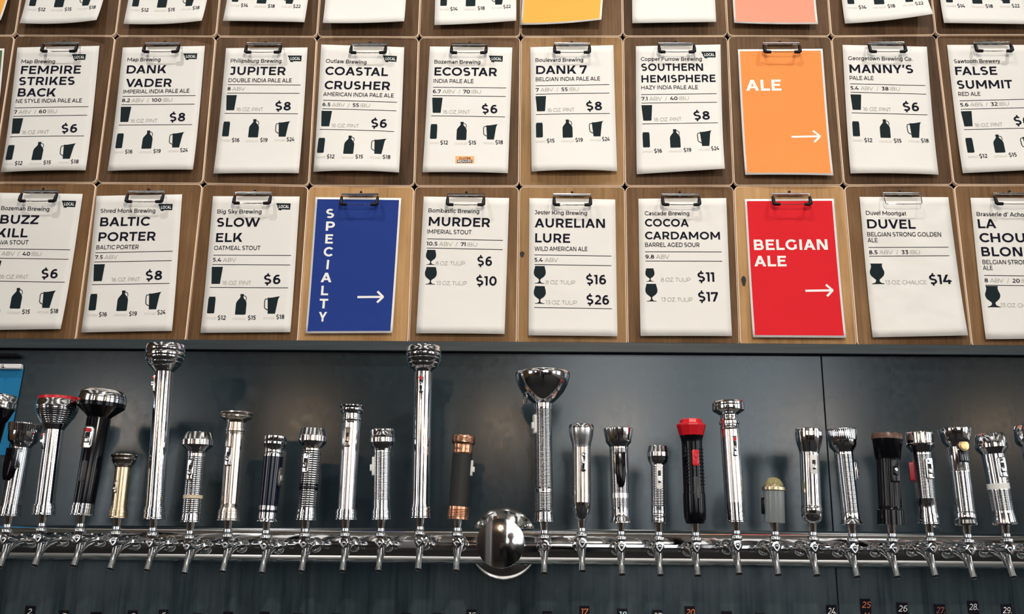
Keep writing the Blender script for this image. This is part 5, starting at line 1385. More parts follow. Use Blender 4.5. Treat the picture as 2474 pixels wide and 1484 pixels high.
def glyphs(txt, wt):
    """(vertices, faces, width) of a word set from x = 0 on the base line, cap height 1"""
    if (txt, wt) not in _glyphs:
        w = WEIGHT[wt]
        vs, fs = [], []
        x, prev, first = 0.0, '', True
        for c in txt:
            polys, W, lb, rb = letter(c, w)
            x += KERN.get((prev, c), 0.0) + (0.0 if first else lb)
            for p in polys:
                fs.append(tuple(range(len(vs), len(vs) + len(p))))
                vs += [(x + px + (0.22 * py if wt == 'h' else 0.0), py) for px, py in p]
            x += W
            end = x
            x += rb
            prev, first = c, False
        _glyphs[(txt, wt)] = (vs, fs, end)
    return _glyphs[(txt, wt)]


CAP_H = 1.0


def strip(pts, w):
    """a flat stroke of width w along 2D points, as quads"""
    vs, fs = [], []
    for i, p in enumerate(pts):
        a, b = pts[max(i - 1, 0)], pts[min(i + 1, len(pts) - 1)]
        d = math.hypot(b[0] - a[0], b[1] - a[1]) or 1.0
        nx, ny = -(b[1] - a[1]) / d * w / 2, (b[0] - a[0]) / d * w / 2
        vs += [(p[0] + nx, p[1] + ny), (p[0] - nx, p[1] - ny)]
    for i in range(len(pts) - 1):
        fs.append((2 * i, 2 * i + 1, 2 * i + 3, 2 * i + 2))
    return vs, fs


def rings(widths):
    """a silhouette symmetric about x = 0 from (height, half width) rows, as quads"""
    vs, fs = [], []
    for h, w in widths:
        vs += [(-w, h), (w, h)]
    for i in range(len(widths) - 1):
        fs.append((2 * i, 2 * i + 1, 2 * i + 3, 2 * i + 2))
    return vs, fs


def join2(*shapes):
    vs, fs = [], []
    for v, f in shapes:
        fs += [tuple(i + len(vs) for i in g) for g in f]
        vs += v
    return vs, fs


def shear_top(shape, h, k):
    v, f = shape
    return [(x, y + k * x * (y > h)) for x, y in v], f


ICONS = {   # millimetres, origin at the middle of the foot
    'pint_icon': rings([(0, 9.2), (0.6, 9.7), (38.5, 12.6), (40.5, 12.8)]),
    'can_icon': rings([(0, 6.4), (1.6, 8.2), (34.5, 8.2), (37.5, 7.0), (38.2, 7.4), (39.3, 7.4)]),
    'growler_icon': join2(rings([(0, 10.6), (0.9, 11.8), (2, 12.0), (26, 12.0), (30, 11.0), (35, 7.6), (39, 4.4), (41, 3.4), (44.5, 3.4), (44.6, 4.0), (48.6, 3.8)]),
                          strip([(3, 44.0), (6.5, 44.2), (9.6, 42.0), (10.6, 38.0), (10.0, 34.0), (8.2, 31.5)], 1.5)),
    'pitcher_icon': join2(([(-8.5, 0), (8.2, 0), (12.5, 34), (15.2, 40.5), (18.5, 41.6), (10, 40.2), (0, 38.2), (-8, 37.3), (-11.5, 38.0)], [(0, 1, 2, 3, 4, 5, 6, 7, 8)]),
                          strip([(-10, 34.8), (-16.5, 34.2), (-17.8, 30), (-17.0, 15), (-15.5, 12.2), (-9.4, 8.5)], 1.9)),
    'tulip_glass_icon': rings([(0, 11.4), (0.9, 11.2), (1.8, 5.0), (4, 2.2), (8, 1.2), (10.5, 2.0), (13, 5.0), (16.5, 9.8), (21, 13.0), (26, 14.0), (32, 13.4), (38, 11.7), (42.3, 11.0)]),
    'chalice_icon': rings([(0, 14.6), (1.2, 14.4), (2.6, 8.6), (5, 5.0), (8.5, 3.8), (11.5, 4.6), (15, 9.0), (20, 14.2), (26, 16.6), (31, 16.4), (37, 14.0), (43, 12.4), (47, 12.8), (49.5, 14.2)]),
}
BADGE = [(0, 9), (35, 8.6), (34.6, -7.0), (14.5, -6.4), (14.0, -9.2), (11.5, -9.0), (10.2, -8.0), (7.4, -8.6), (5.8, -3.0), (3.6, -2.2), (4.6, 1.4), (2.2, 4.2)]


class Sheet:
    """one printed sheet: a surface over the wall that its print follows"""

    def __init__(self, d):
        self.d, self.q, self.lift = d, d['q'], d['lift']
        self.org = Vector((sum(p[0] for p in self.q) / 4, 0.0, sum(p[1] for p in self.q) / 4))

    def depth(self, u, v):
        a, b, c = self.lift
        u, v = min(max(u, 0), 1), min(max(v, 0), 1)
        e = (1 - u) * a + u * b + 4 * u * (1 - u) * (c - 0.5 * (a + b))
        return 0.0025 + e * (0.25 * v * v + 0.75 * v ** 4)

    def point(self, u, v, eps=0.0):
        (x0, z0), (x1, z1), (x2, z2), (x3, z3) = self.q
        a, b, c, d = (1 - u) * (1 - v), u * (1 - v), u * v, (1 - u) * v
        return (a * x0 + b * x1 + c * x2 + d * x3 - self.org.x, -self.depth(u, v) - eps, a * z0 + b * z1 + c * z2 + d * z3 - self.org.z)

    def on(self, x, z, eps):
        """the sheet's surface at wall position (x, z)"""
        (x0, z0), (x1, z1), (x2, z2), (x3, z3) = self.q
        u = v = 0.5
        for _ in range(5):
            a, b, c, d = (1 - u) * (1 - v), u * (1 - v), u * v, (1 - u) * v
            ex, ez = a * x0 + b * x1 + c * x2 + d * x3 - x, a * z0 + b * z1 + c * z2 + d * z3 - z
            j = ((1 - v) * (x1 - x0) + v * (x2 - x3), (1 - u) * (x3 - x0) + u * (x2 - x1), (1 - v) * (z1 - z0) + v * (z2 - z3), (1 - u) * (z3 - z0) + u * (z2 - z1))
            det = j[0] * j[3] - j[1] * j[2]
            u, v = u - (ex * j[3] - j[1] * ez) / det, v - (j[0] * ez - ex * j[2]) / det
        return (x - self.org.x, -self.depth(u, v) - eps, z - self.org.z)

    def put(self, mb, shape, o, ax, sx, sz, eps, mi=0, step=0.0):
        """flat 2D shape at wall point o, its x axis along ax"""
        n = math.hypot(*ax)
        ax = (ax[0] / n, ax[1] / n)
        vs = [self.on(o[0] + ax[0] * x * sx - ax[1] * y * sz, o[1] + ax[1] * x * sx + ax[0] * y * sz, eps + step * (i // 4)) for i, (x, y) in enumerate(shape[0])]
        mb.add(vs, shape[1], mi)

    def grid(self, nu, nv, u0=0.0, u1=1.0, v0=0.0, v1=1.0, eps=0.0):
        vs = [self.point(u0 + (u1 - u0) * i / nu, v0 + (v1 - v0) * j / nv, eps) for j in range(nv + 1) for i in range(nu + 1)]
        fs = [(j * (nu + 1) + i, (j + 1) * (nu + 1) + i, (j + 1) * (nu + 1) + i + 1, j * (nu + 1) + i + 1) for j in range(nv) for i in range(nu)]
        return vs, fs


FIELD = {'orange': 'orange_print', 'orange2': 'yellow_print', 'yellow': 'yellow_print', 'salmon': 'salmon_print', 'blue': 'blue_print', 'red': 'red_print', 'green': 'green_print'}
INKS = ['ink', 'grey_ink', 'pale_ink', 'white_print']
INK_EPS = 0.0005


def build_sheet(d, label):
    s = Sheet(d)
    card = d['kind'] in FIELD
    mb = MB()
    vs, fs = s.grid(12, 18)
    mb.add(vs, fs, 0, True)
    root = mb.build('sign_card' if card else 'menu_sheet', 'creased_paper' if d['key'] in ('strong golden', 'top yellow', 'top salmon') else ('white_print' if card else 'paper'), loc=s.org)
    so = root.modifiers.new('thickness', 'SOLIDIFY')
    so.thickness = 0.0003
    so.offset = -1.0
    tag(root, label, 'sign' if card else 'menu', 'coloured section cards' if card else 'printed beer menu sheets')
    if card:
        vs, fs = s.grid(12, 18, 0.024, 0.976, 0.0155, 0.9845, 0.0003)
        MB().add(vs, fs, 0, True).build('colour_field', FIELD[d['kind']], root)
    text = MB()
    for it in d['items']:
        if it[0] == 'text':
            _, txt, wt, a, b, cap = it
            vs, fs, w = glyphs(txt, wt)
            ax = (b[0] - a[0], b[1] - a[1])
            s.put(text, (vs, fs), a, ax, math.hypot(*ax) / w, cap / CAP_H, INK_EPS, INKS.index(INK_OF[wt]), 2e-6)
        elif it[0] == 'chain':
            _, toks, o, ax, cap = it
            x = 0.0
            for t in toks:
                wt = 'l' if t in ('ABV', 'ABS', 'IBU', '/') else 'k'
                vs, fs, w = glyphs(t, wt)
                k = cap / CAP_H
                if t == '/':
                    x += 0.0035
                s.put(text, (vs, fs), (o[0] + ax[0] * x, o[1] + ax[1] * x), ax, k * 1.10, k, INK_EPS, INKS.index(INK_OF[wt]))
                x += w * k * 1.10 + (0.0075 if t == '/' else 0.0040)
        elif it[0] == 'rule':
            _, a, b = it
            ln = math.hypot(b[0] - a[0], b[1] - a[1])
            sh = strip([(ln * i / 12, 0) for i in range(13)], 0.0014)
            s.put(text, sh, a, (b[0] - a[0], b[1] - a[1]), 1, 1, INK_EPS)
    if text.v:
        text.build('lettering', INKS, root)
    for it in d['items']:
        if it[0] == 'icon':
            _, name, o, ax, k = it
            mb = MB()
            s.put(mb, ICONS[name], o, ax, k * 0.001, k * 0.001, INK_EPS)
            mb.build(name, 'icon_ink', root)
        elif it[0] == 'local':
            _, c, ax = it
            mb = MB()
            s.put(mb, ([(x - 18, y) for x, y in BADGE], [tuple(range(len(BADGE)))]), c, ax, 0.001, 0.001, INK_EPS)
            badge = mb.build('state_badge', 'icon_ink', root)
            vs, fs, w = glyphs('LOCAL', 'w')
            mb = MB()
            s.put(mb, (vs, fs), (c[0] - 0.0105 * ax[0] + 0.0035 * ax[1], c[1] - 0.0105 * ax[1] - 0.0035 * ax[0]), ax, 0.0245 / w, 0.0078 / CAP_H, INK_EPS + 0.0003)
            mb.build('badge_lettering', 'white_print', badge)
        elif it[0] == 'arrow':
            _, a, b = it
            ln = math.hypot(b[0] - a[0], b[1] - a[1])
            h = ln * 0.225
            mb = MB()
            s.put(mb, join2(strip([(0, 0), (ln * 0.5, 0), (ln * 0.965, 0)], 0.0052), strip([(ln - h, h), (ln, 0), (ln, 0), (ln - h, -h)], 0.0052)), a, (b[0] - a[0], b[1] - a[1]), 1, 1, INK_EPS)
            mb.build('arrow', 'white_print', root)
        elif it[0] == 'gluten':
            _, a, b, c = it
            ax = (b[0] - a[0], b[1] - a[1])
            w, h = math.hypot(*ax), math.hypot(c[0] - a[0], c[1] - a[1])
            quad = lambda x0, y0, x1, y1: ([(x0, y0), (x1, y0), (x1, y1), (x0, y1)], [(0, 1, 2, 3)])
            mb = MB()
            s.put(mb, quad(0, 0, w, h), a, ax, 1, 1, INK_EPS)
            st = mb.build('gluten_sticker', 'sticker_peach', root)
            st['label'] = 'peach sticker reading GLUTEN REDUCED'
            mb = MB()
            s.put(mb, quad(w * 0.10, h * 0.06, w * 0.90, h * 0.47), a, ax, 1, 1, INK_EPS + 0.0002, 0)
            at = lambda x, y: (a[0] + (ax[0] * x - ax[1] * y) / w, a[1] + (ax[1] * x + ax[0] * y) / w)
            for txt, x0, x1, y, mi, e in (('GLUTEN', 0.20, 0.80, 0.55, 0, 0.0003), ('REDUCED', 0.13, 0.87, 0.13, 1, 0.0005)):
                vs, fs, tw = glyphs(txt, 'w')
                s.put(mb, (vs, fs), at(w * x0, h * y), ax, w * (x1 - x0) / tw, h * 0.27 / CAP_H, INK_EPS + e, mi)
            mb.build('sticker_lettering', ['ink', 'white_print'], st)
    return root


# ------------------------------------------------------------------ clipboards
def rounded_quad(q, inset, r, n=6):
    """outline (x, z) of a quad with rounded corners, clockwise from the top left"""
    c = [Vector(p) for p in q]
    cen = sum(c, Vector((0, 0))) / 4
    c = [p + Vector((math.copysign(inset, cen.x - p.x), math.copysign(inset, cen.y - p.y))) for p in c]
    out = []
    for i in range(4):
        p, a, b = c[i], (c[i - 1] - c[i]).normalized(), (c[(i + 1) % 4] - c[i]).normalized()
        p0, p1 = p + a * r, p + b * r
        o = p0 + b * r
        for k in range(n + 1):
            t = k / n * math.pi / 2
            out.append(o - b * r * math.cos(t) - a * r * math.sin(t))
    return out


def board_mesh(q, org, r=0.0125):
    mb = MB()
    loops = []
    for y, ins in ((0.0110, 0.0006), (0.0026, 0.0006), (0.0008, 0.0014), (0.0, 0.0026)):
        loops.append([(p.x - org[0], y, p.y - org[1]) for p in rounded_quad(q, ins, r - ins + 0.0006)])
    mb.loft(loops, 1)
    n = len(loops[0])
    mb.add(loops[-1], [tuple(range(n))], 0)
    mb.add(loops[0], [tuple(reversed(range(n)))], 1)
    return mb


def make_clip(parent, rubber=True):
    """wire clip, origin on the board face below the roll; x along the wall, -y towards the room"""
    c = MB()
    c.tube([(-0.0440, -0.0100, 0.0), (0.0440, -0.0100, 0.0)], 0.0023, 16)
    c.box((0, -0.0050, 0.0005), (0.060, 0.010, 0.0016))
    jaw = [(-0.040, 0.0), (0.040, 0.0), (0.040, -0.0020), (0.022, -0.0030), (0.010, -0.0018), (0.0, -0.0034), (-0.010, -0.0018), (-0.022, -0.0030), (-0.040, -0.0020)]
    c.loft([[(x, -0.0045, z) for x, z in jaw], [(x, -0.0035, z) for x, z in jaw]], caps=True)
    clip = c.build('clip', 'chrome', parent)
    w = MB()
    pts = []
    X, Z0, Z1 = 0.0428, 0.0, -0.0300
    pts += [(-X, -0.0100, Z0), (-X, -0.0160, -0.014), (-X + 0.001, -0.0200, Z1 + 0.002), (-X + 0.003, -0.0203, Z1)]
    pts += [(-0.012, -0.0205, Z1 - 0.0006), (0, -0.0207, Z1 - 0.0009), (0.012, -0.0205, Z1 - 0.0006)]
    pts += [(X - 0.003, -0.0203, Z1), (X - 0.001, -0.0200, Z1 + 0.002), (X, -0.0160, -0.014), (X, -0.0100, Z0)]
    w.tube(pts, 0.0011, 8)
    w.build('wire_lever', 'chrome', clip)
    if rubber:
        for sg in (-1, 1):
            t = MB()
            t.tube([(sg * X, -0.0140, -0.0090), (sg * X, -0.0175, -0.0180), (sg * (X - 0.0004), -0.0200, Z1 + 0.0020), (sg * (X - 0.0030), -0.0203, Z1 + 0.0002), (sg * (X - 0.0145), -0.0204, Z1 - 0.0002)], [0.0030, 0.0040, 0.0044, 0.0042, 0.0036], 12)
            t.build('corner_tip', 'rubber', clip)
    MB().lathe([(0, 0.0030), (0.002, 0.0030), (0.003, 0.0015), (0.003, 0)], 14, M=Matrix.Translation((0, 0.0005, 0.0085)) @ Matrix.Rotation(math.pi / 2, 4, 'X')).build('rivet', 'rubber', clip)
    return clip


ROWS = ['top', 'middle', 'bottom']
ORD = ['first', 'second', 'third', 'fourth', 'fifth', 'sixth', 'seventh', 'eighth', 'ninth', 'tenth', 'eleventh']
SHEET_LABEL = {
    'ne style': 'white menu sheet for a NE STYLE INDIA PALE ALE, $6 pint, three-line title',
    'imperial ipa': 'white menu sheet for an IMPERIAL INDIA PALE ALE, $8 pint, on a dark board',
    'double ipa': 'white menu sheet for a DOUBLE INDIA PALE ALE, $8 pint, one-line title',
    'american ipa': 'white menu sheet for an AMERICAN INDIA PALE ALE, $6 pint, curling at its top left',
    'ipa': 'white menu sheet with a peach gluten reduced sticker near its foot',
    'belgian ipa': 'white menu sheet for a BELGIAN INDIA PALE ALE, $8 pint, on a lighter board',
    'hazy ipa': 'white menu sheet for a HAZY INDIA PALE ALE, left of the orange card',
    'pale ale': 'white menu sheet for a plain PALE ALE, right of the orange card',
    'red ale': 'white menu sheet for a RED ALE, cut off by the right edge of the photo',
    'java stout': 'white menu sheet for a stout, cut off by the left edge, bottom row',
    'baltic porter': 'white menu sheet for a BALTIC PORTER, $8 pint, bottom row',
    'oatmeal stout': 'white menu sheet for an OATMEAL STOUT, left of the blue card',
    'imperial stout': 'white menu sheet for an IMPERIAL STOUT with $6 and $10 tulip glasses',
    'wild ale': 'white menu sheet for a WILD AMERICAN ALE with $16 and $26 tulip glasses',
    'sour': 'white menu sheet for a BARREL AGED SOUR with $11 and $17 tulip glasses',
    'strong golden': 'creased white menu sheet with a $14 chalice, right of the red card',
    'blonde': 'white menu sheet with a chalice glass, at the right end of the bottom row',
    'top menu a': 'foot of a menu sheet priced $12 $15 $18, leftmost white one in the top row',
    'top menu b': 'foot of a menu sheet priced $12 $15 $18, second white one in the top row',
    'top menu c': 'foot of a menu sheet priced $14 $18 $22, third white one in the top row',
    'top blank a': 'foot of a sheet with nothing printed, left of the yellow card',
    'top menu d': 'foot of a menu sheet priced $14 $18 $22, left of the yellow card',
    'top yellow': 'foot of a yellow orange card curling up at its right corner, top row',
    'top blank b': 'foot of a sheet with nothing printed, between the yellow and salmon cards',
    'top salmon': 'foot of a salmon pink card in the top row',
    'top menu e': 'foot of a menu sheet priced $14 $18 $22 with its right corner curled high',
    'top menu f': 'foot of a priced menu sheet at the right end of the top row',
    'top orange': 'corner of a yellow orange card at the top left edge of the photo',
    'orange ale': 'orange card reading ALE with a white arrow, middle row',
    'blue specialty': 'blue card with SPECIALTY written downwards and a white arrow',
    'red belgian': 'red card reading BELGIAN ALE with a white arrow, bottom row',
    'green card': 'edge of a green card at the left edge of the photo, middle row',
}
HOLDS = {
    'ne style': 'the NE style india pale ale sheet', 'imperial ipa': 'the imperial india pale ale sheet', 'double ipa': 'the double india pale ale sheet',
    'american ipa': 'the american india pale ale sheet', 'ipa': 'the sheet with the peach sticker', 'belgian ipa': 'the belgian india pale ale sheet',
    'hazy ipa': 'the hazy india pale ale sheet', 'pale ale': 'the plain pale ale sheet', 'red ale': 'the red ale sheet', 'java stout': 'the bottom-row sheet cut by the left edge',
    'baltic porter': 'the baltic porter sheet', 'oatmeal stout': 'the oatmeal stout sheet', 'imperial stout': 'the imperial stout sheet', 'wild ale': 'the wild american ale sheet',
    'sour': 'the barrel aged sour sheet', 'strong golden': 'the creased $14 chalice sheet', 'blonde': 'the last chalice sheet at the right edge',
    'top menu a': 'the leftmost white top-row sheet', 'top menu b': 'the second white top-row sheet', 'top menu c': 'the third white top-row sheet',
    'top blank a': 'the empty sheet left of the yellow card', 'top menu d': 'the priced sheet left of the yellow card', 'top yellow': 'the curling yellow orange card',
    'top blank b': 'the empty sheet between yellow and salmon cards', 'top salmon': 'the salmon pink card', 'top menu e': 'the top-row sheet with a curled corner',
    'top menu f': 'the last top-row sheet at the right edge', 'top orange': 'the yellow orange card at the top left edge', 'orange ale': 'the orange ALE card',
    'blue specialty': 'the blue card', 'red belgian': 'the red card', 'green card': 'the green card at the left edge',
}
CENTRES = {(d['row'], d['col']): d for d in SHEETS}
HONEY = {(2, 3), (2, 7)}
MIDTONE = {(2, 0), (2, 1), (2, 2), (2, 4), (2, 6), (2, 8), (2, 9)}
clip_proto = {}
for row, col, tl, tr, br, bl in BOARDS:
    d = CENTRES[(row, col)]
    cx = (tl[0] + tr[0]) / 2
    ztop = (tl[1] + tr[1]) / 2
    mat = 'honey' if (row, col) in HONEY else 'light_oak' if (row, col) in ((2, 5), (1, 5)) else 'brown_oak' if (row, col) in MIDTONE else 'walnut'
    tone = {'honey': 'light honey-coloured', 'light_oak': 'light brown', 'brown_oak': 'brown', 'walnut': 'dark brown'}[mat]
    t = thing('clipboard', '%s wooden clipboard holding %s' % (tone, HOLDS[d['key']]), 'clipboard', (cx, 0, bl[1]), 'wooden menu clipboards')
    board_mesh((tl, tr, br, bl), (cx, bl[1])).build('board', [mat, 'raw_edge'], t)
    for kr, kc, kx, kz, kw, kh in ((2, 5, -0.1170, 0.218, 0.0052, 0.0075), (2, 7, -0.1175, 0.155, 0.0052, 0.0125)):
        if (kr, kc) == (row, col):
            pts = [(kx + kw * (1 + 0.15 * math.sin(3 * q)) * math.cos(q), kz + kh * math.sin(q)) for q in (2 * math.pi * i / 18 for i in range(18))]
            MB().loft([[(x, y, z) for x, z in pts] for y in (0.002, -0.0003)], caps=True).build('knot', 'knot_wood', t)
    rubber = (row, col) != (2, 8)
    clip_at = (0.006 if d['key'] == 'american ipa' else 0.0, 0.0, ztop - bl[1] - 0.0245)
    if rubber not in clip_proto:
        c = clip_proto[rubber] = make_clip(t, rubber)
    else:
        c = copy_tree(clip_proto[rubber], t)
    c.location = clip_at
    build_sheet(d, SHEET_LABEL[d['key']])

# ------------------------------------------------------------------ draught rail
ZP0, ZP1, YP = 1.4546, 1.4622, -0.100
zp = lambda x: ZP0 + (ZP1 - ZP0) * (x + 1.12) / 2.12
rail = thing('beer_rail', 'long polished steel beer rail with a round end cap and wall flange', 'tap rail', (-0.069, YP, zp(-0.069)))
MB().tube([(-1.75, 0, zp(-1.82) - zp(-0.069)), (1.75, 0, zp(1.68) - zp(-0.069))], 0.0358, 64).build('pipe', 'stainless', rail)
TOWALL = Matrix.Rotation(math.pi / 2, 4, 'X')          # lathe axis to -y
hz = 1.4648 - zp(-0.069)
MB().lathe([(0.0, 0.074), (0.0, 0.0757), (0.0022, 0.0757), (0.005, 0.0735), (0.0085, 0.064), (0.012, 0.050), (0.022, 0.0415), (0.030, 0.0395), (0.10, 0.0395)], 72,
           M=Matrix.Translation((0, -YP + 0.0115, hz)) @ TOWALL).build('wall_flange', 'stainless', rail)
fl = rail.children[-1]
for a in (42, 138, 222, 318):
    sx, sz = 0.0660 * math.cos(math.radians(a)), 0.0600 * math.sin(math.radians(a)) * 0.98
    sc = MB()
    Mx = Matrix.Translation((sx, -YP + 0.0035, hz + sz)) @ TOWALL
    sc.lathe([(0, 0.0052), (0.0015, 0.0052), (0.0032, 0.0040), (0.0038, 0.0)], 20, M=Mx)
    sc.box((sx, -YP - 0.0004, hz + sz), (0.0044, 0.0006, 0.0009), 1)
    sc.box((sx, -YP - 0.0005, hz + sz), (0.0009, 0.0006, 0.0044), 1)
    sc.build('screw', ['stainless', 'bore'], fl)
cap = [(0.028, 0.0395), (0.045, 0.0405), (0.050, 0.0475), (0.0555, 0.0488), (0.0585, 0.0484)]
cap += [(0.0585 + 0.0028 * (1 - (r / 0.0484) ** 2), r) for r in (0.045, 0.040, 0.034, 0.027, 0.020, 0.013, 0.006, 0.0)]
MB().lathe(cap, 72, M=Matrix.Translation((-0.001, 0, hz - 0.0006)) @ TOWALL).build('end_cap', 'stainless', rail)

# ------------------------------------------------------------------ taps
def make_tap():
    """origin at the top of the ferrule, where the handle sits"""
    t = thing('beer_tap', '', 'beer tap', (0, 0, 0), 'chrome beer taps along the rail')
    MB().lathe([(-0.0158, 0.0), (-0.0158, 0.0064), (-0.013, 0.0066), (0.0, 0.0085), (0.001, 0.0085), (0.001, 0)], 28).build('ferrule', 'chrome', t)
    MB().lathe([(-0.0222, 0.0062), (-0.0215, 0.0082), (-0.0165, 0.0082), (-0.0158, 0.0060)], 28).build('lock_nut', 'chrome', t)
    knurl = lambda s, r, a, i: (s, r * (1 + (0.02 * math.cos(28 * a) if i in (2, 3) else 0)))
    MB().lathe([(-0.0352, 0.006), (-0.0345, 0.0098), (-0.0330, 0.0104), (-0.0260, 0.0104), (-0.0240, 0.0090), (-0.0226, 0.0070), (-0.0220, 0.004)], 112, fn=knurl).build('bonnet', 'chrome', t)
    sh = MB()
    sh.tube([(0, 0.0995, -0.0460), (0, 0.055, -0.0460), (0, 0.045, -0.0460)], 0.0076, 24)
    My = Matrix.Translation((0, 0.1030, -0.0460)) @ TOWALL
    sh.lathe([(0.0, 0.0150), (0.004, 0.0152), (0.010, 0.0142), (0.014, 0.0118), (0.016, 0.0110), (0.030, 0.0110), (0.031, 0.0128), (0.044, 0.0128), (0.045, 0.0095)], 36, M=My)
    sh.build('shank', 'chrome', t)
    b = MB()
    b.tube([(0, 0.066, -0.0462), (0, 0.058, -0.0464), (0, 0.050, -0.0468), (0, 0.040, -0.0480), (0, 0.028, -0.0515), (0, 0.017, -0.0580), (0, 0.009, -0.0670), (0, 0.004, -0.0760)],
           [0.0095, 0.0100, 0.0100, 0.0098, 0.0096, 0.0088, 0.0072, 0.0058], 28)
    b.tube([(0, 0.036, -0.0470), (0, 0.018, -0.0450), (0, 0.004, -0.0450), (0, -0.004, -0.0450)], [0.0080, 0.0088, 0.0092, 0.0085], 24)
    b.build('faucet_body', 'chrome', t)
    sp = MB()
    sp.tube([(0, 0.0030, -0.0540), (0, 0.0010, -0.066), (0, -0.0015, -0.078), (0, -0.0045, -0.088), (0, -0.0090, -0.0965)], [0.0050, 0.0050, 0.0054, 0.0059, 0.0063], 24, caps=False)
    sp.tube([(0, -0.0090, -0.0965), (0, -0.0066, -0.0920)], [0.0063, 0.0052], 24, caps=False)
    spout = sp.build('spout', 'chrome', t)
    MB().tube([(0, -0.0086, -0.0957), (0, -0.0081, -0.0948)], 0.0056, 20).build('spout_bore', 'bore', spout)
    out = []
    for k in range(36):
        a = 2 * math.pi * k / 36
        r = 0.0092
        x, z = r * math.sin(a), r * math.cos(a)
        if z < 0:
            f = -z / r
            x, z = x * (1 - 0.25 * f * f), z * (1 + 0.42 * f ** 3)
        out.append((x, z))
    hb = MB()
    hb.loft([[(x * k, y, z * k - 0.0435) for x, z in out] for y, k in ((-0.004, 0.80), (-0.0085, 1.0), (-0.0100, 0.97), (-0.0103, 0.72), (-0.0088, 0.66), (-0.0088, 0.52), (-0.0112, 0.36), (-0.0124, 0.12))], caps=True, smooth=True)
    hb.build('lever_badge', 'chrome', t)
    return t


# ------------------------------------------------------------------ flashlights used as tap handles
def refine(prof, o):
    """mm profile to metres, with turned ribs added where asked"""
    pts = [(s * 0.001, r * 0.001) for s, r in prof]
    for key in ('ribs', 'ribs2'):
        if key not in o:
            continue
        s0, s1, n, dep = o[key]
        s0, s1, dep = s0 * 0.001, s1 * 0.001, dep * 0.001

        def rad(s):
            for (a, ra), (b, rb) in zip(pts, pts[1:]):
                if a <= s <= b and b > a:
                    return ra + (rb - ra) * (s - a) / (b - a)
            return pts[-1][1]
        new = []
        for k in range(n):
            a, w = s0 + (s1 - s0) * k / n, (s1 - s0) / n
            for q, dr in ((0.02, -dep), (0.30, 0.0), (0.55, 0.12 * dep), (0.80, 0.0)):
                new.append((a + w * q, rad(a + w * q) + dr))
        pts = [p for p in pts if p[0] <= s0] + new + [p for p in pts if p[0] >= s1]
    return pts


def rounded(w, h, r, n=5):
    out = []
    for cx, cz, a0 in ((w / 2 - r, h / 2 - r, 0), (-w / 2 + r, h / 2 - r, 90), (-w / 2 + r, -h / 2 + r, 180), (w / 2 - r, -h / 2 + r, 270)):
        for k in range(n + 1):
            a = math.radians(a0 + 90 * k / n)
            out.append((cx + r * math.cos(a), cz + r * math.sin(a)))
    return out


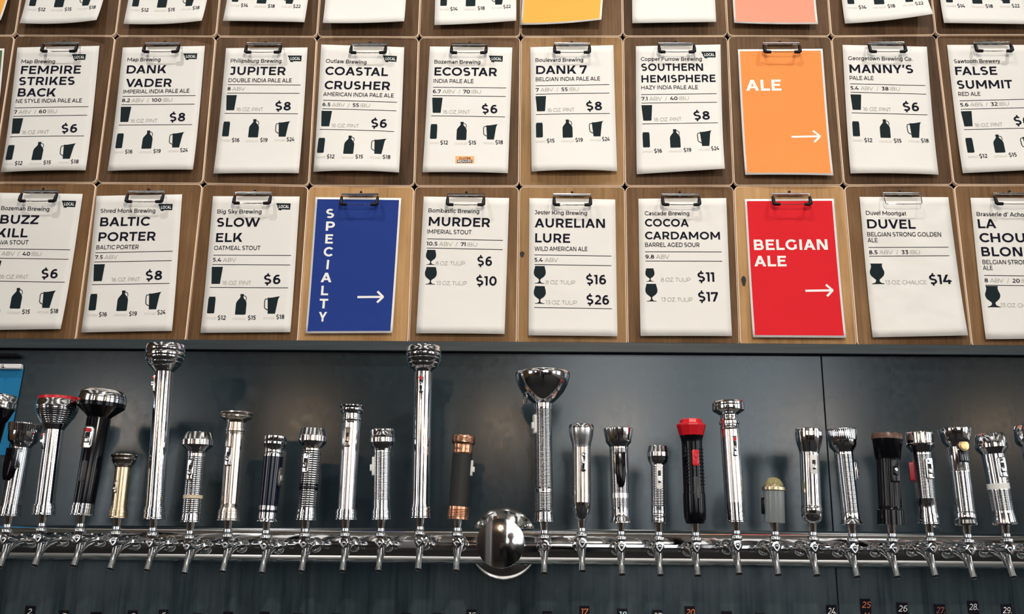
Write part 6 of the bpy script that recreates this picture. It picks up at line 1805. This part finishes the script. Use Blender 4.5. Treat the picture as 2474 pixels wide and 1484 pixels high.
def make_flashlight(d, k):
    base, top = Vector(d['base']), Vector(d['top'])
    t = thing('flashlight', d['label'], 'flashlight', base, 'flashlights used as tap handles')
    zax = (top - base).normalized()
    yax = (Vector((0, 1, 0)) - zax * zax.y).normalized()
    xax = yax.cross(zax)
    t.rotation_euler = Matrix((xax, yax, zax)).transposed().to_euler()
    segs = []
    for name, mat, prof, o in d['parts']:
        pts = refine(prof, o)
        segs += list(zip(pts, pts[1:]))
        n = 64
        fn = None
        if 'facets' in o and o['facets'] <= 12:
            n = o['facets']
        elif 'facets' in o:
            fc = o['facets']
            n = fc * 3
            fn = lambda s, r, a, i, fc=fc: (s, r * (1 - 0.012 * (1 + math.cos(fc * a))))
        elif 'flutes' in o:
            fc = o['flutes']
            n = fc * 8
            last = len(pts) - 2
            fn = lambda s, r, a, i, fc=fc, last=last: (s, r * (1 - (0.035 * max(0, math.cos(fc * a)) ** 4 if 0 < i <= last else 0)))
            a0, b0 = pts[-2], pts[-1]
            pts = pts[:-1] + [(a0[0] + (b0[0] - a0[0]) * q, a0[1] + (b0[1] - a0[1]) * q) for q in (0.03, 0.35, 0.65, 0.96)] + [b0]
            fn = lambda s, r, a, i, fc=fc, m=len(pts): (s, r * (1 - (0.035 * max(0, math.cos(fc * a)) ** 4 if m - 6 < i < m - 1 else 0)))
        if 'scallop' in o:
            cnt, amp = o['scallop']
            rmax = max(p[1] for p in pts)
            smax = max(p[0] for p in pts)
            prev = fn
            n = max(n, cnt * 6)

            def fn(s, r, a, i, prev=prev, cnt=cnt, amp=amp, smax=smax, rmax=rmax):
                if prev:
                    s, r = prev(s, r, a, i)
                if s > smax - 0.004 and r > rmax * 0.55:
                    s += 0.001 * amp * (math.cos(cnt * a) > 0)
                return s, r
        mb = MB().lathe(pts, n, fn=fn)
        if n <= 12:
            mb.sm = [False] * len(mb.sm)
        part = mb.build(name, mat, t, sharp=30)
        if name == 'head' and mat != 'chrome' and d['parts'][1][1] != mat:
            part['label'] = mat.replace('_', ' ') + ' head'

    def radius(s):
        best = [ra + (rb - ra) * (s - a) / (b - a) for (a, ra), (b, rb) in segs if a <= s <= b and b > a]
        return max(best) if best else 0.018

    def frame(az, s, lift=0.0):
        a = math.radians(az)
        er, et = Vector((math.sin(a), -math.cos(a), 0)), Vector((math.cos(a), math.sin(a), 0))
        o = er * (radius(s) + lift) + Vector((0, 0, s))
        return lambda x, z, r: tuple(o + et * x + Vector((0, 0, z)) + er * r)

    def slab(fr, name, mat, w, h, t0, t1, parent, x=0.0, z=0.0, r=None, taper=0.9):
        """a rounded raised piece standing from t0 to t1 off the body"""
        r = min(w, h) * 0.3 if r is None else r
        out = rounded(w, h, min(r, 0.499 * min(w, h)))
        e = 0.0004
        mb = MB().loft([[fr(px * k + x, pz * k + z, y) for px, pz in out] for y, k in ((t0, 1.0), (t1 - e, 1.0), (t1, taper))], caps=True, smooth=True)
        return mb.build(name, mat, parent, sharp=40)

    if d['sw']:
        kind, az, s, w, h = d['sw'][0], d['sw'][1], *(v * 0.001 for v in d['sw'][2:])
        fr = frame(az, s)
        if kind in ('plate', 'plate_red', 'white_plate', 'long', 'small', 'bar_red'):
            pm = {'white_plate': 'white', 'long': 'white', 'small': 'nickel'}.get(kind, 'chrome')
            p = slab(fr, 'switch_plate', pm, w, h, -0.006, 0.0016, t, r=w * 0.22)
            slab(fr, 'slot', 'bore', w * 0.50, h * 0.50, 0.001, 0.0019, p, z=-h * 0.02, r=w * 0.08)
            slab(fr, 'slider', pm if pm != 'white' else 'satin', w * 0.48, h * 0.24, 0.001, 0.0052, p, z=-h * 0.12, r=w * 0.08, taper=0.8)
            if kind in ('plate_red', 'bar_red'):
                slab(fr, 'button', 'red', w * 0.56, h * 0.17, 0.001, 0.0042, p, z=h * 0.32, r=w * 0.10)
            elif kind == 'plate':
                slab(fr, 'button', 'chrome', w * 0.30, w * 0.30, 0.001, 0.0036, p, z=h * 0.36, r=w * 0.15)
        elif kind in ('oval_red', 'oval'):
            p = slab(fr, 'switch_plate', 'chrome', w, h, -0.006, 0.0018, t, r=w * 0.5)
            slab(fr, 'slot', 'bore', w * 0.50, h * 0.42, 0.001, 0.0021, p, z=-h * 0.10, r=w * 0.2)
            slab(fr, 'slider', 'chrome', w * 0.55, h * 0.24, 0.001, 0.0056, p, z=-h * 0.02, r=w * 0.18, taper=0.75)
            slab(fr, 'button', 'red' if kind == 'oval_red' else 'chrome', w * 0.62, w * 0.62, 0.001, 0.0046, p, z=h * 0.33, r=w * 0.31, taper=0.7)
        elif kind == 'slide':
            slab(fr, 'slide_rail', 'chrome', w * 1.04, h * 0.62, -0.012, 0.0010, t, z=h * 0.18, r=w * 0.12)
            out = [(-0.5, 0.5), (0.5, 0.5), (0.5, -0.05), (0.40, -0.36), (0.22, -0.5), (-0.22, -0.5), (-0.40, -0.36), (-0.5, -0.05)]
            mb = MB().loft([[fr(px * w * q * 0.92, pz * h * q2, y) for px, pz in out] for y, q, q2 in ((-0.010, 1, 1), (0.003, 1, 1), (0.006, 0.82, 0.96), (0.0072, 0.45, 0.90))], caps=True, smooth=True)
            mb.build('slide_switch', 'black', t, sharp=50)
        elif kind in ('clip', 'clip_white'):
            cm = 'white' if kind == 'clip_white' else 'chrome'
            p = slab(fr, 'switch_plate', cm, w, h, -0.006, 0.0030, t, r=w * 0.3)
            slab(fr, 'slider', cm, w * 0.6, h * 0.35, 0.001, 0.0070, p, z=-h * 0.08, taper=0.7)
        elif kind == 'red_switch':
            p = slab(fr, 'switch', 'red', w, h, -0.006, 0.0040, t, r=w * 0.22)
            slab(fr, 'button', 'red', w * 0.55, w * 0.55, 0.001, 0.0056, p, z=h * 0.14, r=w * 0.27)
            slab(frame(6, s - 0.058), 'grip_strip', 'smoke_plastic', w * 0.85, h * 1.4, -0.006, 0.0012, t, r=0.001)
        elif kind == 'tab':
            slab(fr, 'switch', 'black', w, h, -0.006, 0.0050, t)
        elif kind == 'round':
            p = slab(fr, 'switch_plate', 'chrome', w, h, -0.003, 0.0020, t, r=w * 0.45)
        elif kind == 'black_screw':
            p = slab(fr, 'switch_plate', 'black', w, h, -0.006, 0.0022, t, r=w * 0.12)
            slab(fr, 'slider', 'black', w * 0.55, h * 0.40, 0.001, 0.0040, p, r=w * 0.08)
            sc = slab(fr, 'screw', 'satin', w * 0.36, w * 0.36, 0.002, 0.0052, p, z=h * 0.05, r=w * 0.18)
            a = math.radians(52)
            q = [(-0.5, -0.08), (0.5, -0.08), (0.5, 0.08), (-0.5, 0.08)]
            q = [(x * math.cos(a) - y * math.sin(a), x * math.sin(a) + y * math.cos(a)) for x, y in q]
            MB().loft([[fr(x * w * 0.34, y * w * 0.34 + h * 0.05, r) for x, y in q] for r in (0.0045, 0.0054)], caps=True).build('screw_slot', 'bore', sc)
        elif kind == 'bronze':
            p = slab(fr, 'switch_plate', 'black', w * 0.92, h * 0.50, -0.008, 0.0014, t, z=-h * 0.26, r=w * 0.06)
            for q in (-0.2, 0.0, 0.2):
                slab(fr, 'rib', 'satin', w * 0.035, h * 0.26, 0.001, 0.0020, p, x=w * q, z=-h * 0.32, r=0.0003)
            c = slab(fr, 'button_ring', 'brass', w, w, -0.008, 0.0034, t, z=h * 0.16, r=w * 0.499)
            slab(fr, 'button', 'bronze', w * 0.76, w * 0.76, 0.001, 0.0052, c, z=h * 0.16, r=w * 0.379, taper=0.8)
    if d.get('mag'):
        az, s, w, h = d['mag'][0], *(v * 0.001 for v in d['mag'][1:])
        slab(frame(az, s), 'window_strip', 'smoke_plastic', w * 0.8, h, -0.006, 0.0010, t, r=w * 0.3)['label'] = 'clear strip low on the black body'
    if d.get('ring'):
        fr = frame(-62, 0.252, -0.0035)
        pts = [fr(0.0075 * math.cos(q), -0.014 + 0.011 * math.sin(q), 0.002) for q in (2 * math.pi * i / 20 for i in range(21))]
        MB().tube(pts, 0.0012, 8, caps=False).build('hanging_ring', 'chrome', t)
        for q, sq in ((30, 0.247), (42, 0.256)):
            slab(frame(q, sq, -0.004), 'rivet', 'satin', 0.009, 0.011, -0.006, 0.0016, t, r=0.0045)
    if d.get('redtab'):
        slab(frame(-104, 0.100), 'side_tab', 'dark_red', 0.010, 0.036, -0.004, 0.0075, t, r=0.002)
    if d.get('grips'):
        for az in (-48, 50):
            for q in range(11):
                slab(frame(az, 0.074 + q * 0.0068), 'grip_rib', 'black', 0.012, 0.0026, -0.003, 0.0016, t, r=0.0012)
    if d.get('wire'):
        pts = [(0.020 * math.cos(q), 0.008 * math.sin(q) - 0.006, -0.006 + 0.008 * math.sin(q * 0.5) - 0.006 * math.cos(q)) for q in (2 * math.pi * i / 24 for i in range(25))]
        MB().tube(pts, 0.0006, 6, caps=False).build('wire_loop', 'chrome', t)
    return t


TAP_UNDER = ['the flashlight cut off by the left edge', 'the knurled flashlight with a black slide plate, far left', 'the ribbed bowl-head flashlight with a red rim',
             'the large black flashlight with a chrome top', 'the tiny brass-tinted flashlight', 'the very tall flashlight on the left', 'the ribbed flashlight with a conical bezel',
             'the nickel flashlight with a trumpet head', 'the midnight black flashlight', 'the flashlight with two black tape rings', 'the flashlight with a small stepped crown',
             'the ribbed flashlight with a pale side switch', 'the very tall flashlight with a red front button', 'the copper-ended black flashlight', 'the huge bowl-head flashlight',
             'the bullet-tailed flashlight', 'the tapered black slide flashlight', 'the slim short chrome flashlight', 'the faceted red-headed flashlight', 'the drum-headed satin flashlight',
             'the stubby flashlight with a glass dome', 'the flashlight with a white switch plate', 'the cup-headed flashlight by the panel seam', 'the all-black flashlight with a slotted screw',
             'the flashlight with a red side tab', 'the flashlight with a bronze button', 'the flashlight with a pale band, far right', 'the flashlight cut off by the right edge']
tap0 = make_tap()
for k, d in enumerate(FLASHLIGHTS):
    make_flashlight(d, k)
    tap = tap0 if k == 0 else copy_tree(tap0)
    tap.location = d['base']
    tap['label'] = 'chrome beer tap beneath ' + TAP_UNDER[k]

# ------------------------------------------------------------------ number tags low on the steel
TAG_MAT = {'w': 'white_print', 'o': 'tag_orange', 'c': 'tag_cyan', 'r': 'tag_rust'}
principled('tag_orange', (0.72, 0.20, 0.07), 0.6)
principled('tag_cyan', (0.55, 0.82, 0.85), 0.6)
principled('tag_rust', (0.30, 0.10, 0.055), 0.6)
principled('tag_black', (0.005, 0.003, 0.008), 0.6, **{'Specular IOR Level': 0.15})
TINT = {'w': 'white', 'o': 'orange', 'c': 'pale cyan', 'r': 'rust red'}
blank_names = ['left of the 5 tag', 'right of the 6 tag', 'right of the 9 tag', 'second past the 9 tag', 'second before the 15 tag', 'just before the 15 tag', 'just past the 20 tag', 'second past the 20 tag']
bi = 0
for x0, x1, z, txt, colr in TAGS:
    w, h = x1 - x0, 0.052
    cx = (x0 + x1) / 2
    mb = MB().box((0, 0, 0), (w, 0.0024, h), bevel=0.0006)
    o = mb.build('number_tag', 'tag_black', loc=(cx, 0.0108, z - h / 2))
    if txt:
        tag(o, 'black tag with a %s handwritten %s low on the steel panel' % (TINT[colr], txt.strip('.')), 'tag', 'black number tags under the taps')
        vs, fs, tw = glyphs(txt, 'h')
        cap = 0.0125
        k = min(cap / CAP_H, w * 0.82 / tw)
        mb = MB()
        mb.add([(x * k - tw * k / 2, -0.0015, y * cap / CAP_H + h / 2 - 0.0185) for x, y in vs], fs, 0)
        if txt == '25':
            vs, fs, tw = glyphs('M', 'h')
            k = 0.010 / CAP_H
            mb.add([(x * k * 0.9 - tw * k * 0.45, -0.0015, y * k + h / 2 - 0.0375) for x, y in vs], fs, 0)
        mb.build('handwriting', TAG_MAT[colr], o)
    else:
        tag(o, 'black tag with only its top edge in view, ' + blank_names[bi], 'tag', 'black number tags under the taps')
        bi += 1

# ------------------------------------------------------------------ teal poster and bracket at the left edge
p = thing('wall_poster', 'teal poster hanging on the steel at the left edge behind the flashlights', 'poster', (-1.3155, 0.0, 1.645))
q = [(-0.12, 0.0), (0.1235, 0.0), (0.1330, 0.201), (-0.12, 0.2)]
MB().loft([[(x, y, z) for x, z in q] for y in (0.0100, 0.0090)], caps=True).build('print', 'teal_print', p)
MB().box((0.003, 0.004, 0.2015), (0.258, 0.012, 0.0115), bevel=0.002).build('hanger_bar', 'white', p)
MB().lathe([(0, 0.004), (0.003, 0.004), (0.004, 0.002), (0.004, 0)], 16, M=Matrix.Translation((0.092, -0.002, 0.2015)) @ TOWALL).build('pin', 'satin', p)
b = MB().box((0, 0, 0), (0.14, 0.020, 0.008), bevel=0.002).build('wall_bracket', 'black', loc=(-1.262, 0.002, 1.8715))
tag(b, 'black flat bracket under the ledge at the left edge of the photo', 'bracket')

# ------------------------------------------------------------------ the person taking the picture (mirrored in the end cap)
def make_person(ox, oy):
    V, Eg, Rr = [], [], []

    def chain(start, pts):
        prev = start
        for (x, y, z), r in pts:
            V.append((x, y, z))
            Rr.append(r)
            if prev is not None:
                Eg.append((prev, len(V) - 1))
            prev = len(V) - 1
        return prev
    pel = chain(None, [((0, 0, 0.96), 0.145)])
    chest = chain(pel, [((0, 0.0, 1.12), 0.130), ((0, 0.0, 1.30), 0.150)])
    neck = chain(chest, [((0, 0.0, 1.42), 0.115), ((0, 0.015, 1.51), 0.056)])
    chain(neck, [((0, 0.035, 1.575), 0.066), ((0, 0.045, 1.64), 0.082), ((0, 0.035, 1.70), 0.086), ((0, 0.02, 1.745), 0.058)])
    for s in (-1, 1):
        chain(pel, [((s * 0.095, 0, 0.86), 0.092), ((s * 0.105, 0.01, 0.68), 0.075), ((s * 0.115, 0.02, 0.48), 0.056), ((s * 0.12, 0.0, 0.30), 0.055), ((s * 0.12, -0.02, 0.09), 0.040), ((s * 0.125, 0.06, 0.045), 0.042), ((s * 0.13, 0.15, 0.035), 0.032)])
        # hands meet on the two ends of the phone
        wx = -ox + s * 0.125
        w = chain(chest + 1, [((s * 0.185, 0.0, 1.40), 0.062), ((s * 0.235, 0.06, 1.27), 0.050), ((s * 0.245, 0.13, 1.17), 0.043),
                              ((0.5 * (s * 0.245 + wx), 0.25, 1.30), 0.036), ((wx, 0.335, 1.405), 0.027), ((wx - s * 0.022, 0.355, 1.44), 0.030)])
        for k in range(4):
            z = 1.475 - 0.017 * k
            ln = (0.90, 1.0, 0.95, 0.75)[k]
            chain(w, [((wx - s * 0.020, 0.378, z), 0.0095), ((wx - s * (0.020 + 0.032 * ln), 0.392, z + 0.003), 0.0085), ((wx - s * (0.020 + 0.056 * ln), 0.390, z + 0.002), 0.0075)])
        chain(w, [((wx - s * 0.030, 0.345, 1.425), 0.0105), ((wx - s * 0.052, 0.338, 1.435), 0.0085)])
    me = bpy.data.meshes.new('person')
    me.from_pydata(V, Eg, [])
    tmp = bpy.data.objects.new('person', me)
    COL.objects.link(tmp)
    tmp.modifiers.new('skin', 'SKIN')
    for i, sv in enumerate(me.skin_vertices[0].data):
        sv.radius = (Rr[i], Rr[i] * (0.72 if i in (0, 1, 2, 3) else 1.0))
        sv.use_root = i == 0
    sub = tmp.modifiers.new('smooth', 'SUBSURF')
    sub.levels = sub.render_levels = 2
    dg = bpy.context.evaluated_depsgraph_get()
    body = bpy.data.meshes.new_from_object(tmp.evaluated_get(dg))
    bpy.data.objects.remove(tmp)
    for mt in ('dark_cloth', 'skin', 'denim', 'rubber'):
        body.materials.append(MATS[mt])
    for p in body.polygons:
        c = p.center
        p.use_smooth = True
        p.material_index = 1 if c.z > 1.50 or (c.y > 0.325 and c.z > 1.2) else 3 if c.z < 0.075 else 2 if c.z < 0.90 else 0
    o = bpy.data.objects.new('person', body)
    COL.objects.link(o)
    o.location = (ox, oy, 0)
    tag(o, 'person in a dark top holding up a phone, mirrored in the round end cap', 'person')
    E = lambda s, r: (s, r)
    hair = [(1.600, 0.070), (1.630, 0.092), (1.680, 0.098), (1.725, 0.086), (1.760, 0.055), (1.772, 0.0)]
    MB().lathe([(s, r) for s, r in hair], 32, fn=lambda s, r, a, i: (s, r * (0.86 if s < 1.69 and math.sin(a) > 0.35 else 1.0)), M=Matrix.Translation((0, 0.018, 0))).build('hair', 'hair', o)
    MB().lathe([(0.0, 0.012), (0.010, 0.013), (0.026, 0.009), (0.040, 0.005), (0.044, 0.0)], 12, M=Matrix.Translation((0, 0.122, 1.630))).build('nose', 'skin', o)
    MB().box((0, 0.121, 1.605), (0.044, 0.012, 0.009), bevel=0.003).build('mouth', 'red', o)
    for s in (-1, 1):
        MB().lathe([(-0.011, 0.0), (-0.007, 0.009), (0, 0.012), (0.007, 0.009), (0.011, 0.0)], 14, M=Matrix.Translation((s * 0.032, 0.112, 1.662))).build('eye', 'eye_white', o)
        MB().lathe([(-0.028, 0.0), (-0.02, 0.012), (0.01, 0.018), (0.026, 0.012), (0.03, 0.0)], 14, M=Matrix.Translation((s * 0.088, 0.035, 1.655)) @ Matrix.Scale(0.5, 4, (1, 0, 0))).build('ear', 'skin', o)
    ph = MB().box((0, 0, 0), (0.150, 0.008, 0.072), bevel=0.003).build('phone', 'black', loc=(0.0, oy + 0.364, 1.450))
    tag(ph, 'dark phone held sideways by the person mirrored in the end cap', 'phone')


make_person(0.12, -2.52)
